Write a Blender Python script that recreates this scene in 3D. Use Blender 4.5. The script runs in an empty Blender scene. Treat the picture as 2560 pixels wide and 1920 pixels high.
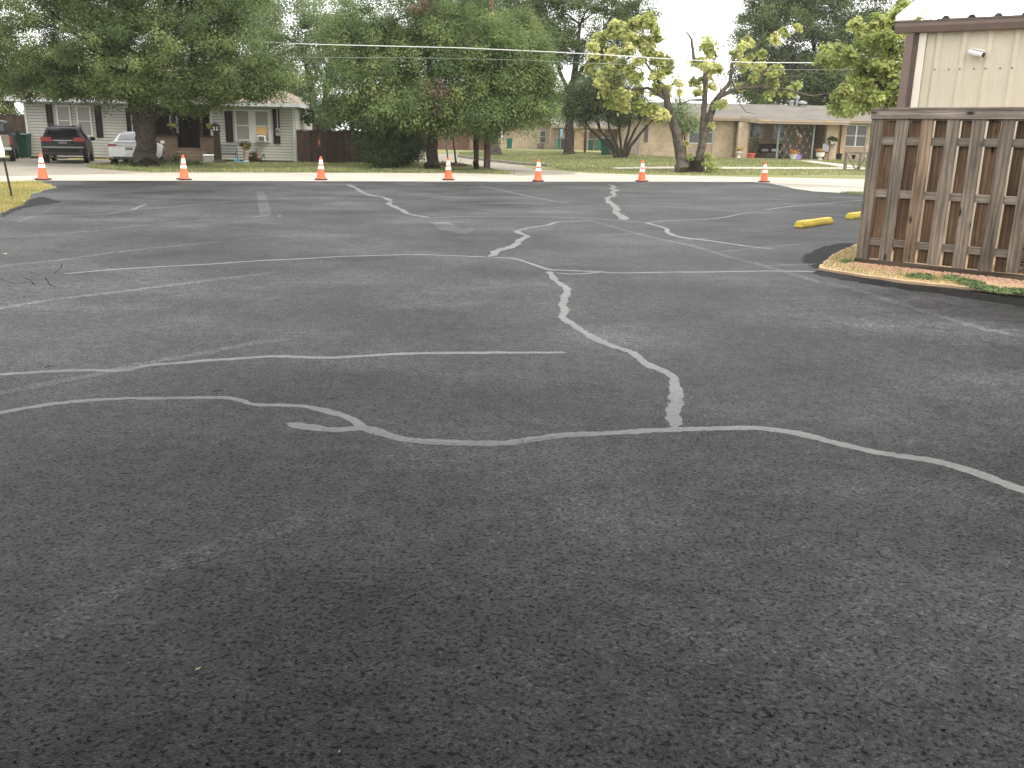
import bpy, bmesh, math, random
import numpy as np
from mathutils import Vector, Matrix

R = math.radians
rng = np.random.default_rng(11)
random.seed(5)
scene = bpy.context.scene
col = scene.collection

# ------------------------------------------------------------------ camera
CAM_H, FPX, PITCH, ROLL = 1.5, 2250.0, math.atan(622 / 2250.0), 0.02
cam_data = bpy.data.cameras.new('camera')
cam = bpy.data.objects.new('camera', cam_data)
col.objects.link(cam)
CROT = Matrix.Rotation(R(90) - PITCH, 3, 'X') @ Matrix.Rotation(ROLL, 3, 'Z')
cam.matrix_world = Matrix.Translation((0, 0, CAM_H)) @ CROT.to_4x4()
cam_data.sensor_width = 36
cam_data.lens = 36 * FPX / 2560
cam_data.clip_start = 0.05
cam_data.clip_end = 2000
scene.camera = cam

# ------------------------------------------------------------------ light
SUN_EL, SUN_AZ = R(58), R(125)          # azimuth clockwise from +Y (north): high, behind right
world = bpy.data.worlds.new('World')
scene.world = world
world.use_nodes = True
wn, wl = world.node_tree.nodes, world.node_tree.links
bg = wn['Background']
sky = wn.new('ShaderNodeTexSky')
sky.sky_type = 'NISHITA'
sky.sun_disc = False
sky.sun_elevation = SUN_EL
sky.sun_rotation = SUN_AZ
sky.air_density, sky.dust_density, sky.ozone_density = 1.0, 5.0, 0.6
wmix = wn.new('ShaderNodeMix'); wmix.data_type = 'RGBA'      # thin bright overcast in front of the blue
wmix.inputs[0].default_value = 0.86
wl.new(sky.outputs[0], wmix.inputs[6])
wmix.inputs[7].default_value = (12.0, 12.0, 11.9, 1)
wl.new(wmix.outputs[2], bg.inputs[0])
bg.inputs[1].default_value = 0.1
sd = bpy.data.lights.new('sun', 'SUN')
sd.energy = 1.3
sd.angle = R(22)
sd.color = (1.0, 0.94, 0.84)
sun = bpy.data.objects.new('sun', sd)
col.objects.link(sun)
sdir = Vector((math.sin(SUN_AZ) * math.cos(SUN_EL), math.cos(SUN_AZ) * math.cos(SUN_EL), math.sin(SUN_EL)))
sun.rotation_euler = sdir.to_track_quat('Z', 'Y').to_euler()
sun.location = (10, -10, 30)
vs = scene.view_settings
vs.view_transform = 'Standard'
vs.look = 'None'
vs.exposure = 1.15
vs.gamma = 1.0
vs.use_curve_mapping = False
scene.cycles.max_bounces = 6
scene.cycles.transparent_max_bounces = 8

# ------------------------------------------------------------------ measuring: photo pixel (2560 wide) -> place
def ray(px, py):
    return CROT @ Vector(((px - 1280) / FPX, -(py - 960) / FPX, -1.0))
def G(px, py, z=0.0):
    d = ray(px, py); t = (z - CAM_H) / d.z
    return Vector((d.x * t, d.y * t, z))
def P(px, py, Y):
    d = ray(px, py); t = Y / d.y
    return Vector((d.x * t, Y, CAM_H + d.z * t))
def ss(a, b, v):
    t = min(1.0, max(0.0, (v - a) / (b - a)))
    return t * t * (3 - 2 * t)
def zg(x, y):                            # the lawns across the street rise a little
    return 0.3 * ss(38, 50, y) * ss(0, 7, x) * (1 - 0.6 * ss(65, 95, y))
def GT(px, py):
    z = 0.0
    for _ in range(12):
        p = G(px, py, z); z = 0.5 * z + 0.5 * zg(p.x, p.y)
    p = G(px, py, z)
    return p
def scale_at(px, py):                    # photo pixels per metre for something upright at this ground point
    p = GT(px, py)
    fw = CROT @ Vector((0, 0, -1))
    return FPX / (p - Vector((0, 0, CAM_H))).dot(fw)

# ------------------------------------------------------------------ materials
MATS = {}
def new_mat(name):
    m = bpy.data.materials.new(name); m.use_nodes = True
    MATS[name] = m
    nt = m.node_tree
    return m, nt.nodes, nt.links, nt.nodes['Principled BSDF']
def mix_rgb(n, l, fac, a, b, mode='MIX'):
    x = n.new('ShaderNodeMix'); x.data_type = 'RGBA'; x.blend_type = mode
    for s, v in ((0, fac), (6, a), (7, b)):
        if hasattr(v, 'is_output'): l.new(v, x.inputs[s])
        elif s == 0: x.inputs[0].default_value = v
        else: x.inputs[s].default_value = (*v, 1) if len(v) == 3 else v
    return x.outputs[2]
def ramp(n, l, src, stops):
    r = n.new('ShaderNodeValToRGB'); l.new(src, r.inputs[0])
    e = r.color_ramp.elements
    while len(e) < len(stops): e.new(0.5)
    for i, (p, c) in enumerate(stops):
        e[i].position = p
        e[i].color = (c, c, c, 1) if isinstance(c, (int, float)) else (*c, 1)
    return r.outputs[0]
def noise(n, l, vec, scale, detail=4, rough=0.55):
    t = n.new('ShaderNodeTexNoise'); t.inputs['Scale'].default_value = scale
    t.inputs['Detail'].default_value = detail; t.inputs['Roughness'].default_value = rough
    if vec is not None: l.new(vec, t.inputs['Vector'])
    return t.outputs[0]
def coords(n, l, scale=(1, 1, 1), kind='Object'):
    tc = n.new('ShaderNodeTexCoord'); mp = n.new('ShaderNodeMapping')
    mp.inputs['Scale'].default_value = scale
    l.new(tc.outputs[kind], mp.inputs['Vector'])
    return mp.outputs[0]
def world_xyz(n, l, scale=(1, 1, 1)):
    g = n.new('ShaderNodeNewGeometry'); mp = n.new('ShaderNodeMapping')
    mp.inputs['Scale'].default_value = scale
    l.new(g.outputs['Position'], mp.inputs['Vector'])
    return mp.outputs[0]
def bump(n, l, b, height, strength=0.3, dist=0.01):
    x = n.new('ShaderNodeBump'); x.inputs['Strength'].default_value = strength
    x.inputs['Distance'].default_value = dist
    l.new(height, x.inputs['Height']); l.new(x.outputs[0], b.inputs['Normal'])
def plain(name, c, rough=0.6, metal=0.0, var=0.12, scale=6, bmp=0.0, spec=0.5):
    m, n, l, b = new_mat(name)
    v = world_xyz(n, l)
    f = noise(n, l, v, scale)
    lo = tuple(x * (1 - var) for x in c); hi = tuple(min(1, x * (1 + var)) for x in c)
    l.new(ramp(n, l, f, [(0.3, lo), (0.7, hi)]), b.inputs['Base Color'])
    b.inputs['Roughness'].default_value = rough
    b.inputs['Metallic'].default_value = metal
    b.inputs['Specular IOR Level'].default_value = spec
    if bmp: bump(n, l, b, noise(n, l, v, scale * 8), bmp, 0.005)
    return m
def wood(name, a, b_, c, rough=0.8, along='Z', grain=26):
    """weathered boards: cathedral grain along the board, knots, checks, every board its own tone"""
    m, n, l, b = new_mat(name)
    tc = n.new('ShaderNodeTexCoord'); oi = n.new('ShaderNodeObjectInfo')
    add = n.new('ShaderNodeVectorMath'); add.operation = 'ADD'
    sc = n.new('ShaderNodeVectorMath'); sc.operation = 'SCALE'; sc.inputs[3].default_value = 37.0
    cmb = n.new('ShaderNodeCombineXYZ')
    for i in range(3): l.new(oi.outputs['Random'], cmb.inputs[i])
    l.new(cmb.outputs[0], sc.inputs[0]); l.new(tc.outputs['Object'], add.inputs[0]); l.new(sc.outputs[0], add.inputs[1])
    def mapped(cross, long):
        mp = n.new('ShaderNodeMapping')
        mp.inputs['Scale'].default_value = {'Z': (cross, cross, long), 'X': (long, cross, cross)}[along]
        l.new(add.outputs[0], mp.inputs['Vector']); return mp.outputs[0]
    streak = noise(n, l, mapped(grain * 2.4, 2.6), 1.0, 6, 0.7)
    wv = n.new('ShaderNodeTexWave'); wv.wave_type = 'RINGS'; wv.rings_direction = 'X' if along == 'X' else 'Z'
    wv.inputs['Scale'].default_value = 1.0; wv.inputs['Distortion'].default_value = 7.0; wv.inputs['Detail'].default_value = 3.0; wv.inputs['Detail Scale'].default_value = 1.4
    l.new(mapped(9, 0.75), wv.inputs['Vector'])
    g = mix_rgb(n, l, 0.22, streak, wv.outputs['Fac'])
    base = ramp(n, l, g, [(0.22, a), (0.5, b_), (0.8, c)])
    tone = ramp(n, l, noise(n, l, mapped(5, 1.6), 1.0, 4), [(0.3, 0.55), (0.7, 1.35)])
    c1 = mix_rgb(n, l, 1.0, base, tone, 'MULTIPLY')
    c2 = mix_rgb(n, l, 1.0, c1, ramp(n, l, oi.outputs['Random'], [(0.0, 0.72), (1.0, 1.25)]), 'MULTIPLY')
    vo = n.new('ShaderNodeTexVoronoi'); vo.inputs['Scale'].default_value = 1.0
    l.new(mapped(6, 2.4), vo.inputs['Vector'])
    k = ramp(n, l, vo.outputs['Distance'], [(0.07, 1.0), (0.13, 0.25), (0.2, 0.0)])
    c3 = mix_rgb(n, l, k, c2, tuple(x * 0.28 for x in a))
    chk = ramp(n, l, noise(n, l, mapped(55, 1.1), 1.0, 2, 0.5), [(0.22, 0.45), (0.29, 1.0)])   # drying checks
    c4 = mix_rgb(n, l, 1.0, c3, chk, 'MULTIPLY')
    l.new(c4, b.inputs['Base Color'])
    b.inputs['Roughness'].default_value = rough
    b.inputs['Specular IOR Level'].default_value = 0.2
    bump(n, l, b, g, 0.5, 0.004)
    return m
def brick(name, c1, c2, mortar, bw=0.2, bh=0.067):
    m, n, l, b = new_mat(name)
    tc = n.new('ShaderNodeTexCoord'); sp = n.new('ShaderNodeSeparateXYZ'); cb = n.new('ShaderNodeCombineXYZ')
    ad = n.new('ShaderNodeMath'); ad.operation = 'ADD'
    l.new(tc.outputs['Object'], sp.inputs[0])
    l.new(sp.outputs[0], ad.inputs[0]); l.new(sp.outputs[1], ad.inputs[1])
    l.new(ad.outputs[0], cb.inputs[0]); l.new(sp.outputs[2], cb.inputs[1])
    t = n.new('ShaderNodeTexBrick')
    l.new(cb.outputs[0], t.inputs['Vector'])
    t.inputs['Color1'].default_value = (*c1, 1); t.inputs['Color2'].default_value = (*c2, 1)
    t.inputs['Mortar'].default_value = (*mortar, 1)
    t.inputs['Scale'].default_value = 1.0
    t.inputs['Mortar Size'].default_value = 0.009
    t.inputs['Brick Width'].default_value = bw; t.inputs['Row Height'].default_value = bh
    f = noise(n, l, tc.outputs['Object'], 1.3, 5)
    tone = ramp(n, l, f, [(0.3, 0.78), (0.7, 1.12)])
    l.new(mix_rgb(n, l, 1.0, t.outputs[0], tone, 'MULTIPLY'), b.inputs['Base Color'])
    b.inputs['Roughness'].default_value = 0.9
    bump(n, l, b, t.outputs['Fac'], -0.4, 0.006)
    return m
def shingle(name, c):
    m, n, l, b = new_mat(name)
    tc = n.new('ShaderNodeTexCoord'); sp = n.new('ShaderNodeSeparateXYZ'); cb = n.new('ShaderNodeCombineXYZ')
    l.new(tc.outputs['Object'], sp.inputs[0])
    l.new(sp.outputs[0], cb.inputs[0]); l.new(sp.outputs[1], cb.inputs[1])
    t = n.new('ShaderNodeTexBrick'); l.new(cb.outputs[0], t.inputs['Vector'])
    t.inputs['Color1'].default_value = (*[x * 0.85 for x in c], 1); t.inputs['Color2'].default_value = (*[x * 1.15 for x in c], 1)
    t.inputs['Mortar'].default_value = (*[x * 0.55 for x in c], 1)
    t.inputs['Scale'].default_value = 1.0; t.inputs['Mortar Size'].default_value = 0.012
    t.inputs['Brick Width'].default_value = 0.33; t.inputs['Row Height'].default_value = 0.14
    f = noise(n, l, tc.outputs['Object'], 0.9, 5)
    tone = ramp(n, l, f, [(0.3, 0.8), (0.7, 1.15)])
    l.new(mix_rgb(n, l, 1.0, t.outputs[0], tone, 'MULTIPLY'), b.inputs['Base Color'])
    b.inputs['Roughness'].default_value = 0.95
    return m
def leafmat(name, stops, trans=0.35):
    m, n, l, b = new_mat(name)
    a = n.new('ShaderNodeAttribute'); a.attribute_name = 'tint'
    c = ramp(n, l, a.outputs['Fac'], stops)
    l.new(c, b.inputs['Base Color'])
    b.inputs['Roughness'].default_value = 0.6
    b.inputs['Specular IOR Level'].default_value = 0.25
    tr = n.new('ShaderNodeBsdfTranslucent'); l.new(c, tr.inputs[0])
    mx = n.new('ShaderNodeMixShader'); mx.inputs[0].default_value = trans
    l.new(b.outputs[0], mx.inputs[1]); l.new(tr.outputs[0], mx.inputs[2])
    l.new(mx.outputs[0], n['Material Output'].inputs[0])
    return m
def glassy(name, c, rough=0.08):
    m, n, l, b = new_mat(name)
    b.inputs['Base Color'].default_value = (*c, 1)
    b.inputs['Roughness'].default_value = rough
    b.inputs['Specular IOR Level'].default_value = 0.6
    return m

def asphalt(name, gain=1.0):
    m, n, l, b = new_mat(name)
    v = world_xyz(n, l)
    vd = n.new('ShaderNodeVectorMath'); vd.operation = 'ADD'      # warp, so that the stones are not neat cells
    wn_ = n.new('ShaderNodeTexNoise'); wn_.inputs['Scale'].default_value = 70; l.new(v, wn_.inputs['Vector'])
    ws = n.new('ShaderNodeVectorMath'); ws.operation = 'SCALE'; ws.inputs[3].default_value = 0.012
    l.new(wn_.outputs['Color'], ws.inputs[0]); l.new(v, vd.inputs[0]); l.new(ws.outputs[0], vd.inputs[1]); w = vd.outputs[0]
    vo = n.new('ShaderNodeTexVoronoi'); vo.inputs['Scale'].default_value = 95; l.new(w, vo.inputs['Vector'])
    ve = n.new('ShaderNodeTexVoronoi'); ve.inputs['Scale'].default_value = 95; ve.feature = 'DISTANCE_TO_EDGE'; l.new(w, ve.inputs['Vector'])
    fine = noise(n, l, v, 160, 3, 0.6)
    mid = noise(n, l, v, 58, 4, 0.62)
    soft = noise(n, l, v, 11, 4, 0.6)
    big = noise(n, l, v, 0.42, 5, 0.6)
    big2 = noise(n, l, world_xyz(n, l, (0.45, 0.9, 1)), 1.3, 4, 0.6)
    # black sealcoat: stones carry a thin worn film, pits of black binder have cavity shade put into their colour
    sep = n.new('ShaderNodeSeparateColor'); l.new(vo.outputs['Color'], sep.inputs[0])
    stone = ramp(n, l, sep.outputs[0], [(0.0, (0.011, 0.011, 0.0112)), (0.55, (0.026, 0.026, 0.0262)), (0.9, (0.041, 0.041, 0.0405)), (1.0, (0.065, 0.0645, 0.0635))])
    hole = ramp(n, l, mid, [(0.37, 0.27), (0.48, 1.0)])            # gaps between groups of stones, their shade painted dark
    edge = ramp(n, l, ve.outputs['Distance'], [(0.0, 0.62), (0.16, 1.0)])
    pit = mix_rgb(n, l, 1.0, hole, edge, 'MULTIPLY')
    pit = mix_rgb(n, l, 1.0, pit, ramp(n, l, soft, [(0.33, 0.72), (0.66, 1.18)]), 'MULTIPLY')
    c = mix_rgb(n, l, 0.9, stone, pit, 'MULTIPLY')
    dust_sheen = ramp(n, l, big, [(0.34, 0.55), (0.5, 1.0), (0.64, 1.9)])  # broad pale patches: dust, and sheen put into the colour
    dust_sheen2 = ramp(n, l, big2, [(0.36, 0.75), (0.53, 1.0), (0.68, 1.5)])
    ww = mix_rgb(n, l, 1.0, dust_sheen, dust_sheen2, 'MULTIPLY')
    c = mix_rgb(n, l, 1.0, c, ww, 'MULTIPLY')
    c = mix_rgb(n, l, 1.0, c, (0.98, 0.995, 1.05), 'MULTIPLY')
    if gain != 1.0: c = mix_rgb(n, l, 1.0, c, (gain, gain, gain), 'MULTIPLY')
    l.new(c, b.inputs['Base Color'])
    l.new(ramp(n, l, big, [(0.35, 0.5), (0.65, 0.62)]), b.inputs['Roughness'])
    sp = n.new('ShaderNodeMath'); sp.operation = 'MULTIPLY'; sp.inputs[1].default_value = 0.36
    spw = mix_rgb(n, l, 1.0, pit, ramp(n, l, big, [(0.34, 0.6), (0.64, 1.6)]), 'MULTIPLY')
    l.new(spw, sp.inputs[0]); l.new(sp.outputs[0], b.inputs['Specular IOR Level'])
    h = mix_rgb(n, l, 0.3, pit, fine)
    bump(n, l, b, h, 0.8, 0.006)
    return m
def film(name, c, worn, rough=0.5, lo=0.35, hi=0.6, sc=22, jag=0.0):
    """a worn coat on the asphalt: patchy, the coat below shows through where it has gone"""
    m, n, l, b = new_mat(name)
    v = world_xyz(n, l)
    f = noise(n, l, v, sc, 6, 0.7)
    f2 = noise(n, l, v, 2.1, 4, 0.6)
    k = ramp(n, l, f, [(lo, 0.0), (hi, 1.0)])
    base = mix_rgb(n, l, k, worn, c)
    base = mix_rgb(n, l, 1.0, base, ramp(n, l, f2, [(0.3, 0.75), (0.7, 1.15)]), 'MULTIPLY')
    l.new(base, b.inputs['Base Color'])
    b.inputs['Roughness'].default_value = rough
    bump(n, l, b, f, 0.5, 0.004)
    return m

M_ASPHALT = asphalt('asphalt_sealcoat')
M_SEAL = film('crack_filler', (0.118, 0.117, 0.114), (0.06, 0.0595, 0.058), 0.5, 0.36, 0.52, 34)
M_SEALTHIN = film('crack_filler_thin', (0.09, 0.089, 0.087), (0.045, 0.0445, 0.0435), 0.52, 0.33, 0.5, 24)
M_GHOST = asphalt('old_stripe_under_sealcoat', 2.5)
M_GHOST2 = asphalt('faint_stripe_under_sealcoat', 1.8)
M_CRACK = plain('open_crack', (0.008, 0.008, 0.008), 0.95, spec=0.1)
M_FRESH = film('fresh_black_sealer', (0.006, 0.006, 0.006), (0.016, 0.016, 0.016), 0.75, 0.35, 0.6, 8)
M_FRESH.node_tree.nodes['Principled BSDF'].inputs['Specular IOR Level'].default_value = 0.12

def ground_mat():
    m, n, l, b = new_mat('lawn_ground')
    v = world_xyz(n, l)
    big = noise(n, l, v, 0.35, 5, 0.6)
    fine = noise(n, l, v, 9, 5, 0.7)
    g = ramp(n, l, fine, [(0.3, (0.1, 0.12, 0.045)), (0.55, (0.2, 0.21, 0.085)), (0.75, (0.33, 0.3, 0.15))])
    d = ramp(n, l, fine, [(0.3, (0.2, 0.165, 0.1)), (0.7, (0.38, 0.32, 0.2))])
    l.new(mix_rgb(n, l, ramp(n, l, big, [(0.5, 0.0), (0.72, 0.7)]), g, d), b.inputs['Base Color'])
    b.inputs['Roughness'].default_value = 0.95
    b.inputs['Specular IOR Level'].default_value = 0.1
    bump(n, l, b, fine, 0.6, 0.03)
    return m
M_GROUND = ground_mat()
def concrete(name, a, c, sc=0.7, joint=False):
    m, n, l, b = new_mat(name)
    v = world_xyz(n, l)
    f = noise(n, l, v, sc, 6, 0.65)
    g = noise(n, l, v, 40, 4, 0.7)
    base = ramp(n, l, f, [(0.3, a), (0.7, c)])
    base = mix_rgb(n, l, 1.0, base, ramp(n, l, g, [(0.3, 0.82), (0.7, 1.1)]), 'MULTIPLY')
    l.new(base, b.inputs['Base Color'])
    b.inputs['Roughness'].default_value = 0.9
    bump(n, l, b, g, 0.3, 0.006)
    return m
M_STREET = concrete('street_chipseal', (0.33, 0.302, 0.252), (0.43, 0.398, 0.338), 0.5)
M_DRIVE = concrete('driveway_gravel', (0.2, 0.175, 0.138), (0.3, 0.268, 0.215), 0.8)
M_WALK = concrete('pale_concrete', (0.34, 0.31, 0.255), (0.44, 0.4, 0.335), 1.2)
M_KERB = concrete('kerb_concrete', (0.2, 0.18, 0.15), (0.32, 0.29, 0.24), 2.0)
M_REDDIRT = concrete('orange_dirt', (0.34, 0.23, 0.13), (0.46, 0.33, 0.2), 2.5)
M_GRAVEL = None
# ------------------------------------------------------------------ mesh helpers
class MB:
    def __init__(s): s.v, s.f, s.mi = [], [], []
    def add(s, vs, fs):
        o = len(s.v); s.v += [tuple(x) for x in vs]; s.f += [tuple(i + o for i in f) for f in fs]; return s
    def box(s, x0, x1, y0, y1, z0, z1, M=None):
        p = [(x0, y0, z0), (x1, y0, z0), (x1, y1, z0), (x0, y1, z0), (x0, y0, z1), (x1, y0, z1), (x1, y1, z1), (x0, y1, z1)]
        if M is not None: p = [tuple(M @ Vector(q)) for q in p]
        return s.add(p, [(0, 3, 2, 1), (4, 5, 6, 7), (0, 1, 5, 4), (1, 2, 6, 5), (2, 3, 7, 6), (3, 0, 4, 7)])
    def prism(s, pts, off):                    # polygon + extrusion vector
        n = len(pts); off = Vector(off); a = [Vector(p) for p in pts]
        return s.add([tuple(p) for p in a] + [tuple(p + off) for p in a],
                     [tuple(range(n))[::-1], tuple(range(n, 2 * n))] + [(i, (i + 1) % n, n + (i + 1) % n, n + i) for i in range(n)])
    def tube(s, path, rad, seg=8, cap=True, jit=0.0, seed=0):
        rd = random.Random(seed)
        path = [Vector(p) for p in path]; n = len(path)
        if not hasattr(rad, '__len__'): rad = [rad] * n
        rings = []; prev = None
        for i, p in enumerate(path):
            t = (path[min(i + 1, n - 1)] - path[max(i - 1, 0)])
            t = t.normalized() if t.length > 1e-9 else Vector((0, 0, 1))
            if prev is None:
                a = t.orthogonal().normalized()
            else:
                a = (prev - t * prev.dot(t))
                a = a.normalized() if a.length > 1e-6 else t.orthogonal().normalized()
            prev = a; bb = t.cross(a)
            rings.append([p + (a * math.cos(2 * math.pi * k / seg) + bb * math.sin(2 * math.pi * k / seg)) * rad[i] * (1 + jit * rd.uniform(-1, 1)) for k in range(seg)])
        o = [tuple(q) for r in rings for q in r]; f = []
        for i in range(n - 1):
            for k in range(seg):
                f.append((i * seg + k, i * seg + (k + 1) % seg, (i + 1) * seg + (k + 1) % seg, (i + 1) * seg + k))
        if cap: f += [tuple(range(seg))[::-1], tuple(range((n - 1) * seg, n * seg))]
        return s.add(o, f)
    def lathe(s, prof, seg=16, c=(0, 0, 0), sx=1, sy=1):
        o = []; f = []; n = len(prof)
        for r, z in prof:
            for k in range(seg):
                a = 2 * math.pi * k / seg
                o.append((c[0] + r * math.cos(a) * sx, c[1] + r * math.sin(a) * sy, c[2] + z))
        for i in range(n - 1):
            for k in range(seg):
                f.append((i * seg + k, i * seg + (k + 1) % seg, (i + 1) * seg + (k + 1) % seg, (i + 1) * seg + k))
        f += [tuple(range(seg))[::-1], tuple(range((n - 1) * seg, n * seg))]
        return s.add(o, f)
    def quad(s, a, b, c, d): return s.add([a, b, c, d], [(0, 1, 2, 3)])
    def mesh(s, name, mat, smooth=False, bevel=0.0):
        me = bpy.data.meshes.new(name)
        me.from_pydata(s.v, [], s.f); me.update()
        bm = bmesh.new(); bm.from_mesh(me)
        bmesh.ops.recalc_face_normals(bm, faces=bm.faces)
        if bevel: bmesh.ops.bevel(bm, geom=list(bm.edges), offset=bevel, segments=1, affect='EDGES', profile=0.5)
        bm.to_mesh(me); bm.free()
        if mat: me.materials.append(mat)
        if smooth:
            me.shade_smooth()
            me.set_sharp_from_angle(angle=R(42))
        return me
    def build(s, name, mat, parent=None, smooth=False, bevel=0.0, loc=None, rz=0.0, label=None, kind=None):
        o = bpy.data.objects.new(name, s.mesh(name, mat, smooth, bevel)); col.objects.link(o)
        if parent is not None: o.parent = parent
        if loc is not None: o.location = loc
        if rz: o.rotation_euler = (0, 0, rz)
        if label: o['label'] = label
        if kind: o['kind'] = kind
        return o
def inst(me, name, parent, loc=(0, 0, 0), rot=(0, 0, 0), scale=(1, 1, 1)):
    o = bpy.data.objects.new(name, me); col.objects.link(o)
    o.parent = parent; o.location = loc; o.rotation_euler = rot; o.scale = scale
    return o
def tag(o, label, cat, group=None):
    o['label'] = label; o['category'] = cat
    if group: o['group'] = group
    return o
def thing(name, label, cat, loc=(0, 0, 0), rz=0.0, group=None):
    o = bpy.data.objects.new(name, None); col.objects.link(o)
    o.empty_display_size = 0.2
    o.location = loc; o.rotation_euler = (0, 0, rz)
    return tag(o, label, cat, group)
def struct(o): o['kind'] = 'structure'; return o
def dup(root, loc, rz, label, group=None):
    def cp(o, par):
        c = o.copy(); col.objects.link(c); c.parent = par
        for ch in list(o.children): cp(ch, c)
        return c
    r = cp(root, None); r.location = loc; r.rotation_euler = (0, 0, rz); r['label'] = label
    return r
def npmesh(name, V, F, mat, tint=None, nside=4):
    """V (N,3) array, F (M,nside) int array"""
    me = bpy.data.meshes.new(name)
    nv, nf = len(V), len(F)
    me.vertices.add(nv); me.vertices.foreach_set('co', np.asarray(V, np.float32).ravel())
    me.loops.add(nf * nside); me.loops.foreach_set('vertex_index', np.asarray(F, np.int32).ravel())
    me.polygons.add(nf)
    me.polygons.foreach_set('loop_start', np.arange(0, nf * nside, nside, dtype=np.int32))
    me.update(calc_edges=True)
    if tint is not None:
        a = me.attributes.new('tint', 'FLOAT', 'POINT'); a.data.foreach_set('value', np.asarray(tint, np.float32))
    me.materials.append(mat)
    return me

# ------------------------------------------------------------------ foliage
M_BARK = plain('bark_dark', (0.055, 0.046, 0.038), 0.95, var=0.5, scale=9, bmp=0.8, spec=0.1)
M_BARK2 = plain('bark_grey', (0.1, 0.085, 0.07), 0.95, var=0.5, scale=7, bmp=0.8, spec=0.1)
L_OAK = leafmat('leaf_mid_green', [(0.0, (0.058, 0.087, 0.031)), (0.45, (0.108, 0.155, 0.053)), (0.8, (0.171, 0.227, 0.078)), (1.0, (0.262, 0.312, 0.112))], 0.48)
L_ELM = leafmat('leaf_fresh_green', [(0.0, (0.068, 0.107, 0.039)), (0.45, (0.131, 0.191, 0.067)), (0.8, (0.206, 0.274, 0.094)), (1.0, (0.342, 0.369, 0.130))], 0.48)
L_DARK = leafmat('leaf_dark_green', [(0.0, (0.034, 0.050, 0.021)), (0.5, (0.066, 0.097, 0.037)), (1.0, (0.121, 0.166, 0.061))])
L_HAZY = leafmat('leaf_grey_green', [(0.0, (0.092, 0.133, 0.061)), (0.5, (0.171, 0.229, 0.100)), (1.0, (0.273, 0.337, 0.153))], 0.48)
L_CAT = leafmat('leaf_yellow_green', [(0.0, (0.26, 0.31, 0.11)), (0.45, (0.48, 0.51, 0.19)), (0.8, (0.62, 0.62, 0.26)), (1.0, (0.7, 0.66, 0.32))], 0.58)
L_CAT2 = leafmat('leaf_lime_green', [(0.0, (0.18, 0.24, 0.08)), (0.5, (0.38, 0.43, 0.14)), (1.0, (0.58, 0.58, 0.22))], 0.58)
L_BROWN = leafmat('leaf_dry_brown', [(0.0, (0.09, 0.06, 0.04)), (1.0, (0.19, 0.13, 0.09))])
L_GRASS = leafmat('grass_blade', [(0.0, (0.12, 0.145, 0.06)), (0.5, (0.21, 0.235, 0.1)), (0.85, (0.33, 0.325, 0.15)), (1.0, (0.46, 0.4, 0.23))], 0.3)
L_DRYGRASS = leafmat('grass_blade_dry', [(0.0, (0.16, 0.18, 0.055)), (0.5, (0.32, 0.3, 0.1)), (1.0, (0.55, 0.42, 0.19))], 0.3)

def unit(a): return a / np.maximum(np.linalg.norm(a, axis=1, keepdims=True), 1e-9)
def leaf_cloud(ells, nclump, per, size, cr=(0.35, 0.75), flat=0.65, shell=0.5, droop=0.0, up=0.75, seed=0, heart=False, aspect=0.55):
    g = np.random.default_rng(seed)
    E = np.array([e[:6] for e in ells], float)
    w = np.array([(e[3] * e[4] + e[3] * e[5] + e[4] * e[5]) * (e[6] if len(e) > 6 else 1.0) for e in ells]); w /= w.sum()
    k = g.choice(len(E), nclump, p=w)
    d = unit(g.normal(size=(nclump, 3)))
    r = shell + (1.0 - shell) * g.random(nclump) ** 0.6
    r *= 1 + 0.12 * g.normal(size=nclump)
    C = E[k, :3] + d * E[k, 3:6] * r[:, None]
    ctint = g.random(nclump)
    crad = g.uniform(cr[0], cr[1], nclump)
    n = nclump * per
    ci = np.repeat(np.arange(nclump), per)
    off = unit(g.normal(size=(n, 3))) * (g.random((n, 1)) ** 0.45)
    off += g.normal(size=(n, 3)) * 0.16
    off[:, 2] *= flat
    off *= crad[ci][:, None]
    pos = C[ci] + off
    pos[:, 2] -= droop * (off[:, 0] ** 2 + off[:, 1] ** 2) / np.maximum(crad[ci], 0.1)
    out = d[ci]
    nrm = unit(out * 0.3 + np.array([0, 0, up]) + unit(off + 1e-6) * 0.9 + g.normal(size=(n, 3)) * 0.3)
    ra = g.normal(size=(n, 3)); ra[:, 2] -= droop * 1.5
    t = unit(ra - nrm * np.sum(ra * nrm, axis=1, keepdims=True))
    b = np.cross(nrm, t)
    L = size * g.uniform(0.65, 1.35, n)[:, None]; W = L * aspect
    tint = np.clip(0.84 * ctint[ci] + 0.16 * g.random(n), 0, 1)
    if heart:
        fold = nrm * L * 0.14
        V = np.stack([pos - t * L * 0.42, pos - t * L * 0.48 + b * W * 0.6 + fold, pos + b * W * 0.85 - t * L * 0.05 + fold,
                      pos + t * L * 0.62 - fold, pos - b * W * 0.85 - t * L * 0.05 + fold, pos - t * L * 0.48 - b * W * 0.6 + fold], 1).reshape(-1, 3)
        base = np.arange(n)[:, None] * 6
        F = np.concatenate([base + np.array([[0, 1, 2, 3]]), base + np.array([[0, 3, 4, 5]])], 0)
        return V, F, np.repeat(tint, 6), C
    V = np.stack([pos - t * L * 0.5, pos + b * W * 0.5 + nrm * L * 0.08, pos + t * L * 0.5, pos - b * W * 0.5 + nrm * L * 0.08], 1).reshape(-1, 3)
    F = (np.arange(n)[:, None] * 4 + np.arange(4)[None, :])
    return V, F, np.repeat(tint, 4), C
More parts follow.
